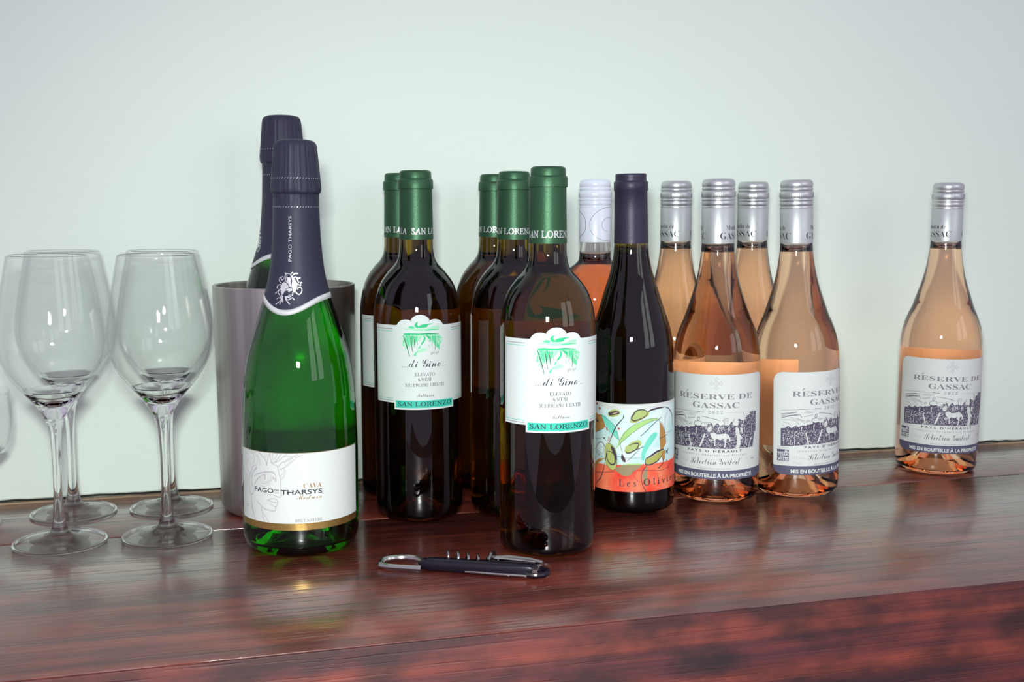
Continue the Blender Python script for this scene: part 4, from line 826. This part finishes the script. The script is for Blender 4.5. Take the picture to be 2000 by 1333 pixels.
p.poly([(-56, 44), (-56, 95), (-38, 95.5), (-20, 92), (5, 94), (25, 92.5), (40, 95), (58, 95), (58, 46)], 'o_sky', o)
red = OLIVE_RED[0][2]
p.poly([(-56, 42)] + [q for q in red] + [(58, 50), (58, 20.4), (-56, 20.4)], 'o_r', o + .02)
tk = ('br', 'dk', 'rd')
for i, (k, w, pts) in enumerate(OLIVE):
    off = o + .04 + i * .0022
    if w: p.line(pts, w, 'o_' + k, off, taper=w > .8)
    else: p.poly(pts, 'o_' + k, off)
p.wrap('olive_painting', 37.5, parent=l)
p = Print()
p.text(ital('L e s'), -11.2, 3.6, 25.6, 5.6, 'ink', .42, slant=-.26, weight=.01)
p.text(ital('O l i v i e r s'), 10.2, 54, 26.2, 5.6, 'ink', .42, slant=-.26, weight=.01)
p.wrap('label_lettering', 37.5, parent=l)
tilt(pt, .3472, .8874, -.0205)

# ------------------------------------------------------------------ steel bucket
bk = thing('wine_cooler', 'brushed steel wine bucket behind the green sparkling wine bottle', 'bucket', (.0480, .9600, .0002))
out = [(0, 0), (40, 0), (52, .3), (55.5, 1.4), (58.2, 5), (59.2, 10), (59.4, 20), (59.6, 60), (60, 120), (60.6, 180), (61.0, 196.5), (60.9, 197.6), (60.2, 198.2), (59.2, 198), (58.6, 197), (58.4, 194), (57.2, 60), (56, 32), (52, 27.2), (0, 27)]
link('bucket_wall', lathe_mesh('bucket_wall', out, 128), 'steel', bk, auto=60)
tilt(bk, .048, .96, -.004)

# ------------------------------------------------------------------ wine glasses
def glass_prof():
    o = [(0, 0.3), (20, .6), (33.5, 0), (35.3, .5), (35.6, 1.3), (34.8, 2.1)] + smooth_prof([(34.8, 2.1), (25, 3.6), (15, 5.2), (9.5, 7.6), (7.2, 9.6), (6.4, 11.5), (5.2, 17), (4.2, 25), (3.5, 36), (3.2, 52), (3.3, 68), (3.9, 82), (5.2, 93), (7.2, 100)], 4)
    o += smooth_prof([(7.2, 100), (10.5, 106), (16.5, 115), (23.5, 123), (29.5, 131), (34.6, 140), (38.2, 150), (39.7, 160), (39.3, 172), (37.0, 188), (33.4, 208), (29.6, 227)], 5)
    i = smooth_prof([(28.8, 227), (32.5, 208), (36.1, 188), (38.4, 172), (38.8, 160), (37.2, 150), (33.5, 140.5), (28, 132), (21.5, 124.5), (14, 117.5), (6, 112.8), (0, 111.5)], 5)
    return o + [(29.4, 227.6), (29.0, 227.6)] + i
def thin_above(g, z):
    for p in g.data.polygons:
        if p.center.z > z or (p.center.z < .004 and .0095 < p.center.xy.length < .0330): p.material_index = 1
        if p.center.z > z + .1: p.material_index = 0 if p.center.z > .2262 else 1
def make_glass(label, loc, grp):
    t = thing('wine_glass', label, 'wine glass', loc, 0, grp)
    # the foot, the stem and the bowl are blown as one continuous piece of glass
    g = link('glass_bowl_and_stem', lathe_mesh('wine_glass', glass_prof(), 96), ['clear', 'thin'], t); thin_above(g, .1235)
    return t
WG = 'empty wine glasses in two rows'
w0 = make_glass('front left empty wine glass, beside the small goblet cut off at the picture edge', (0, 0, 0), WG)
for o, x, y, ln in ((w0, -.1345, .8900, .004), (dup(w0, 'front right empty wine glass, nearest to the steel bucket', (0, 0, 0)), -.0533, .8880, -.003),
                    (dup(w0, 'rear left empty wine glass at the wall, behind the front left one', (0, 0, 0)), -.1352, .9755, .003),
                    (dup(w0, 'rear right empty wine glass at the wall, left of the steel bucket', (0, 0, 0)), -.0540, .9740, -.001)):
    o.location = (x, y, .0002); tilt(o, x, y, ln)
gt = thing('goblet', 'small low glass goblet cut off by the left edge of the picture', 'goblet', (-.2135, .958, .0002))
go = [(0, .3), (20, .5), (23, 0), (24, 1.2)] + smooth_prof([(23, 2), (16, 4), (8, 7), (5, 12), (4, 25), (4.2, 40), (6, 49)], 4) + smooth_prof([(6, 49), (16, 52.5), (27, 59), (33.5, 69), (36, 82), (36.2, 96), (35.4, 112)], 5) + [(35.0, 112.6), (34.6, 112.4)] + \
    smooth_prof([(34.4, 111), (35.1, 96), (34.8, 82), (32.2, 70), (26, 61), (15, 55), (0, 53.5)], 5)
g = link('glass_bowl_and_stem', lathe_mesh('goblet', go, 96), ['clear', 'thin'], gt); thin_above(g, .062)

# ------------------------------------------------------------------ corkscrew
cs = thing('corkscrew', 'black and chrome folding corkscrew lying on the counter before the bottles', 'corkscrew', (.1030, .7710, .0), R(-26.5))
def cs_link(name, bm, m, smooth=True, auto=40):
    bmesh.ops.recalc_face_normals(bm, faces=bm.faces[:])
    me = bpy.data.meshes.new(name); bm.to_mesh(me); bm.free()
    return link(name, me, m, cs, smooth, auto)
def tube(bm, pts, rad, seg=10, closed=False, sy=1.0):
    n = len(pts); rings = []
    for i, p in enumerate(pts):
        p = Vector(p); a = Vector(pts[(i - 1) % n] if closed or i else pts[0]); b = Vector(pts[(i + 1) % n] if closed or i < n - 1 else pts[-1])
        t = (b - a).normalized(); s = t.cross(Vector((0, 0, 1)))
        if s.length < .1: s = Vector((0, 1, 0))
        s.normalize(); u = s.cross(t)
        rr = rad(i) if callable(rad) else rad
        rings.append([bm.verts.new((p + (s * math.cos(2 * math.pi * k / seg) + u * sy * math.sin(2 * math.pi * k / seg)) * rr) / 1000) for k in range(seg)])
    rng = range(n if closed else n - 1)
    for i in rng:
        a, b = rings[i], rings[(i + 1) % n]
        for k in range(seg): bm.faces.new((a[k], a[(k + 1) % seg], b[(k + 1) % seg], b[k]))
    if not closed: bm.faces.new(rings[0][::-1]); bm.faces.new(rings[-1])
# crown-cap opener loop
bm = bmesh.new()
loop = smooth_prof([(33, -4.5, 0)[:2], (14, -5.5), (3, -4.0), (0, 2), (5, 9), (14, 13.5), (24, 13), (32, 8), (36, 4)], 5)
tube(bm, [(x, y, 2.6 + (1.2 if y > 4 else 0)) for x, y in loop], 2.3, 8, False, .9)
cs_link('opener_loop', bm, 'chrome')
# handle: a long rounded bar that widens towards the pivot
bm = bmesh.new(); secs = []
for i in range(25):
    t = i / 24; x = 29 + t * 92; w = 4.6 + 1.2 * math.sin(t * 3.0); h = 4.4 + 1.0 * t; e = min(1, math.sqrt(max(.02, 1 - abs(2 * t - 1) ** 14)))
    ring = []
    for k in range(16):
        a = 2 * math.pi * k / 16; c, s_ = math.cos(a), math.sin(a)
        ring.append(bm.verts.new(((x) / 1000, (1.5 - t * 1.5 + w * e * (abs(c) ** .6) * (1 if c > 0 else -1)) / 1000, (h + .2 + h * e * (abs(s_) ** .6) * (1 if s_ > 0 else -1)) / 1000)))
    secs.append(ring)
for a, b in zip(secs, secs[1:]):
    for k in range(16): bm.faces.new((a[k], a[(k + 1) % 16], b[(k + 1) % 16], b[k]))
bm.faces.new(secs[0][::-1]); bm.faces.new(secs[-1])
hd = cs_link('handle', bm, 'blackchrome')
bm = bmesh.new(); tube(bm, [(66, -3.6, 2.6), (90, -5.0, 2.8), (118, -5.0, 3.0)], 1.2, 8); ed = cs_link('handle_edge', bm, 'chrome')
# the worm: a helix of wire rising out of the handle
bm = bmesh.new(); pts = []
for i in range(150):
    t = i / 149; a = t * 2 * math.pi * 5.2
    pts.append((48 + t * 40, 8.6 - t * 1.5 + 4.2 * math.cos(a), 8.0 - 1.6 * t + 5.4 * (1 - .35 * t) * math.sin(a)))
tube(bm, pts, lambda i: 1.15 - .7 * max(0, (20 - i) / 20), 8)
cs_link('worm', bm, 'chrome')
# the two-step lever folded against the handle
bm = bmesh.new(); tube(bm, [(84, 11, 8.5), (96, 11.5, 9.6), (112, 9.5, 9.4), (121, 7, 8.6)], 1.9, 8, False, 1.2)
tube(bm, [(86, 6.5, 10.6), (100, 6.5, 10.4), (116, 6, 10.0)], 1.0, 8); cs_link('lever', bm, 'chrome')
bm = bmesh.new(); tube(bm, [(82, 4, 9), (82.5, 7, 12), (83.5, 12, 12.2), (84, 14, 8), (84, 13, 4)], 1.7, 8, False, 1.5); cs_link('lever_claw', bm, 'chrome')
bm = bmesh.new(); tube(bm, [(118, -6.5, 6.5), (118, 9.5, 6.5)], 2.0, 12); cs_link('pivot_pin', bm, 'chrome')
bm = bmesh.new(); tube(bm, smooth_prof([(112, -6), (120, -5.6), (125, -1), (125.5, 4), (121, 8.5), (112, 9.5)], 5) and [(x, y, 4.2) for x, y in smooth_prof([(112, -6), (120, -5.6), (125, -1), (125.5, 4), (121, 8.5), (112, 9.5)], 5)], 2.0, 8); cs_link('end_strap', bm, 'blackchrome')
bpy.context.view_layer.update()
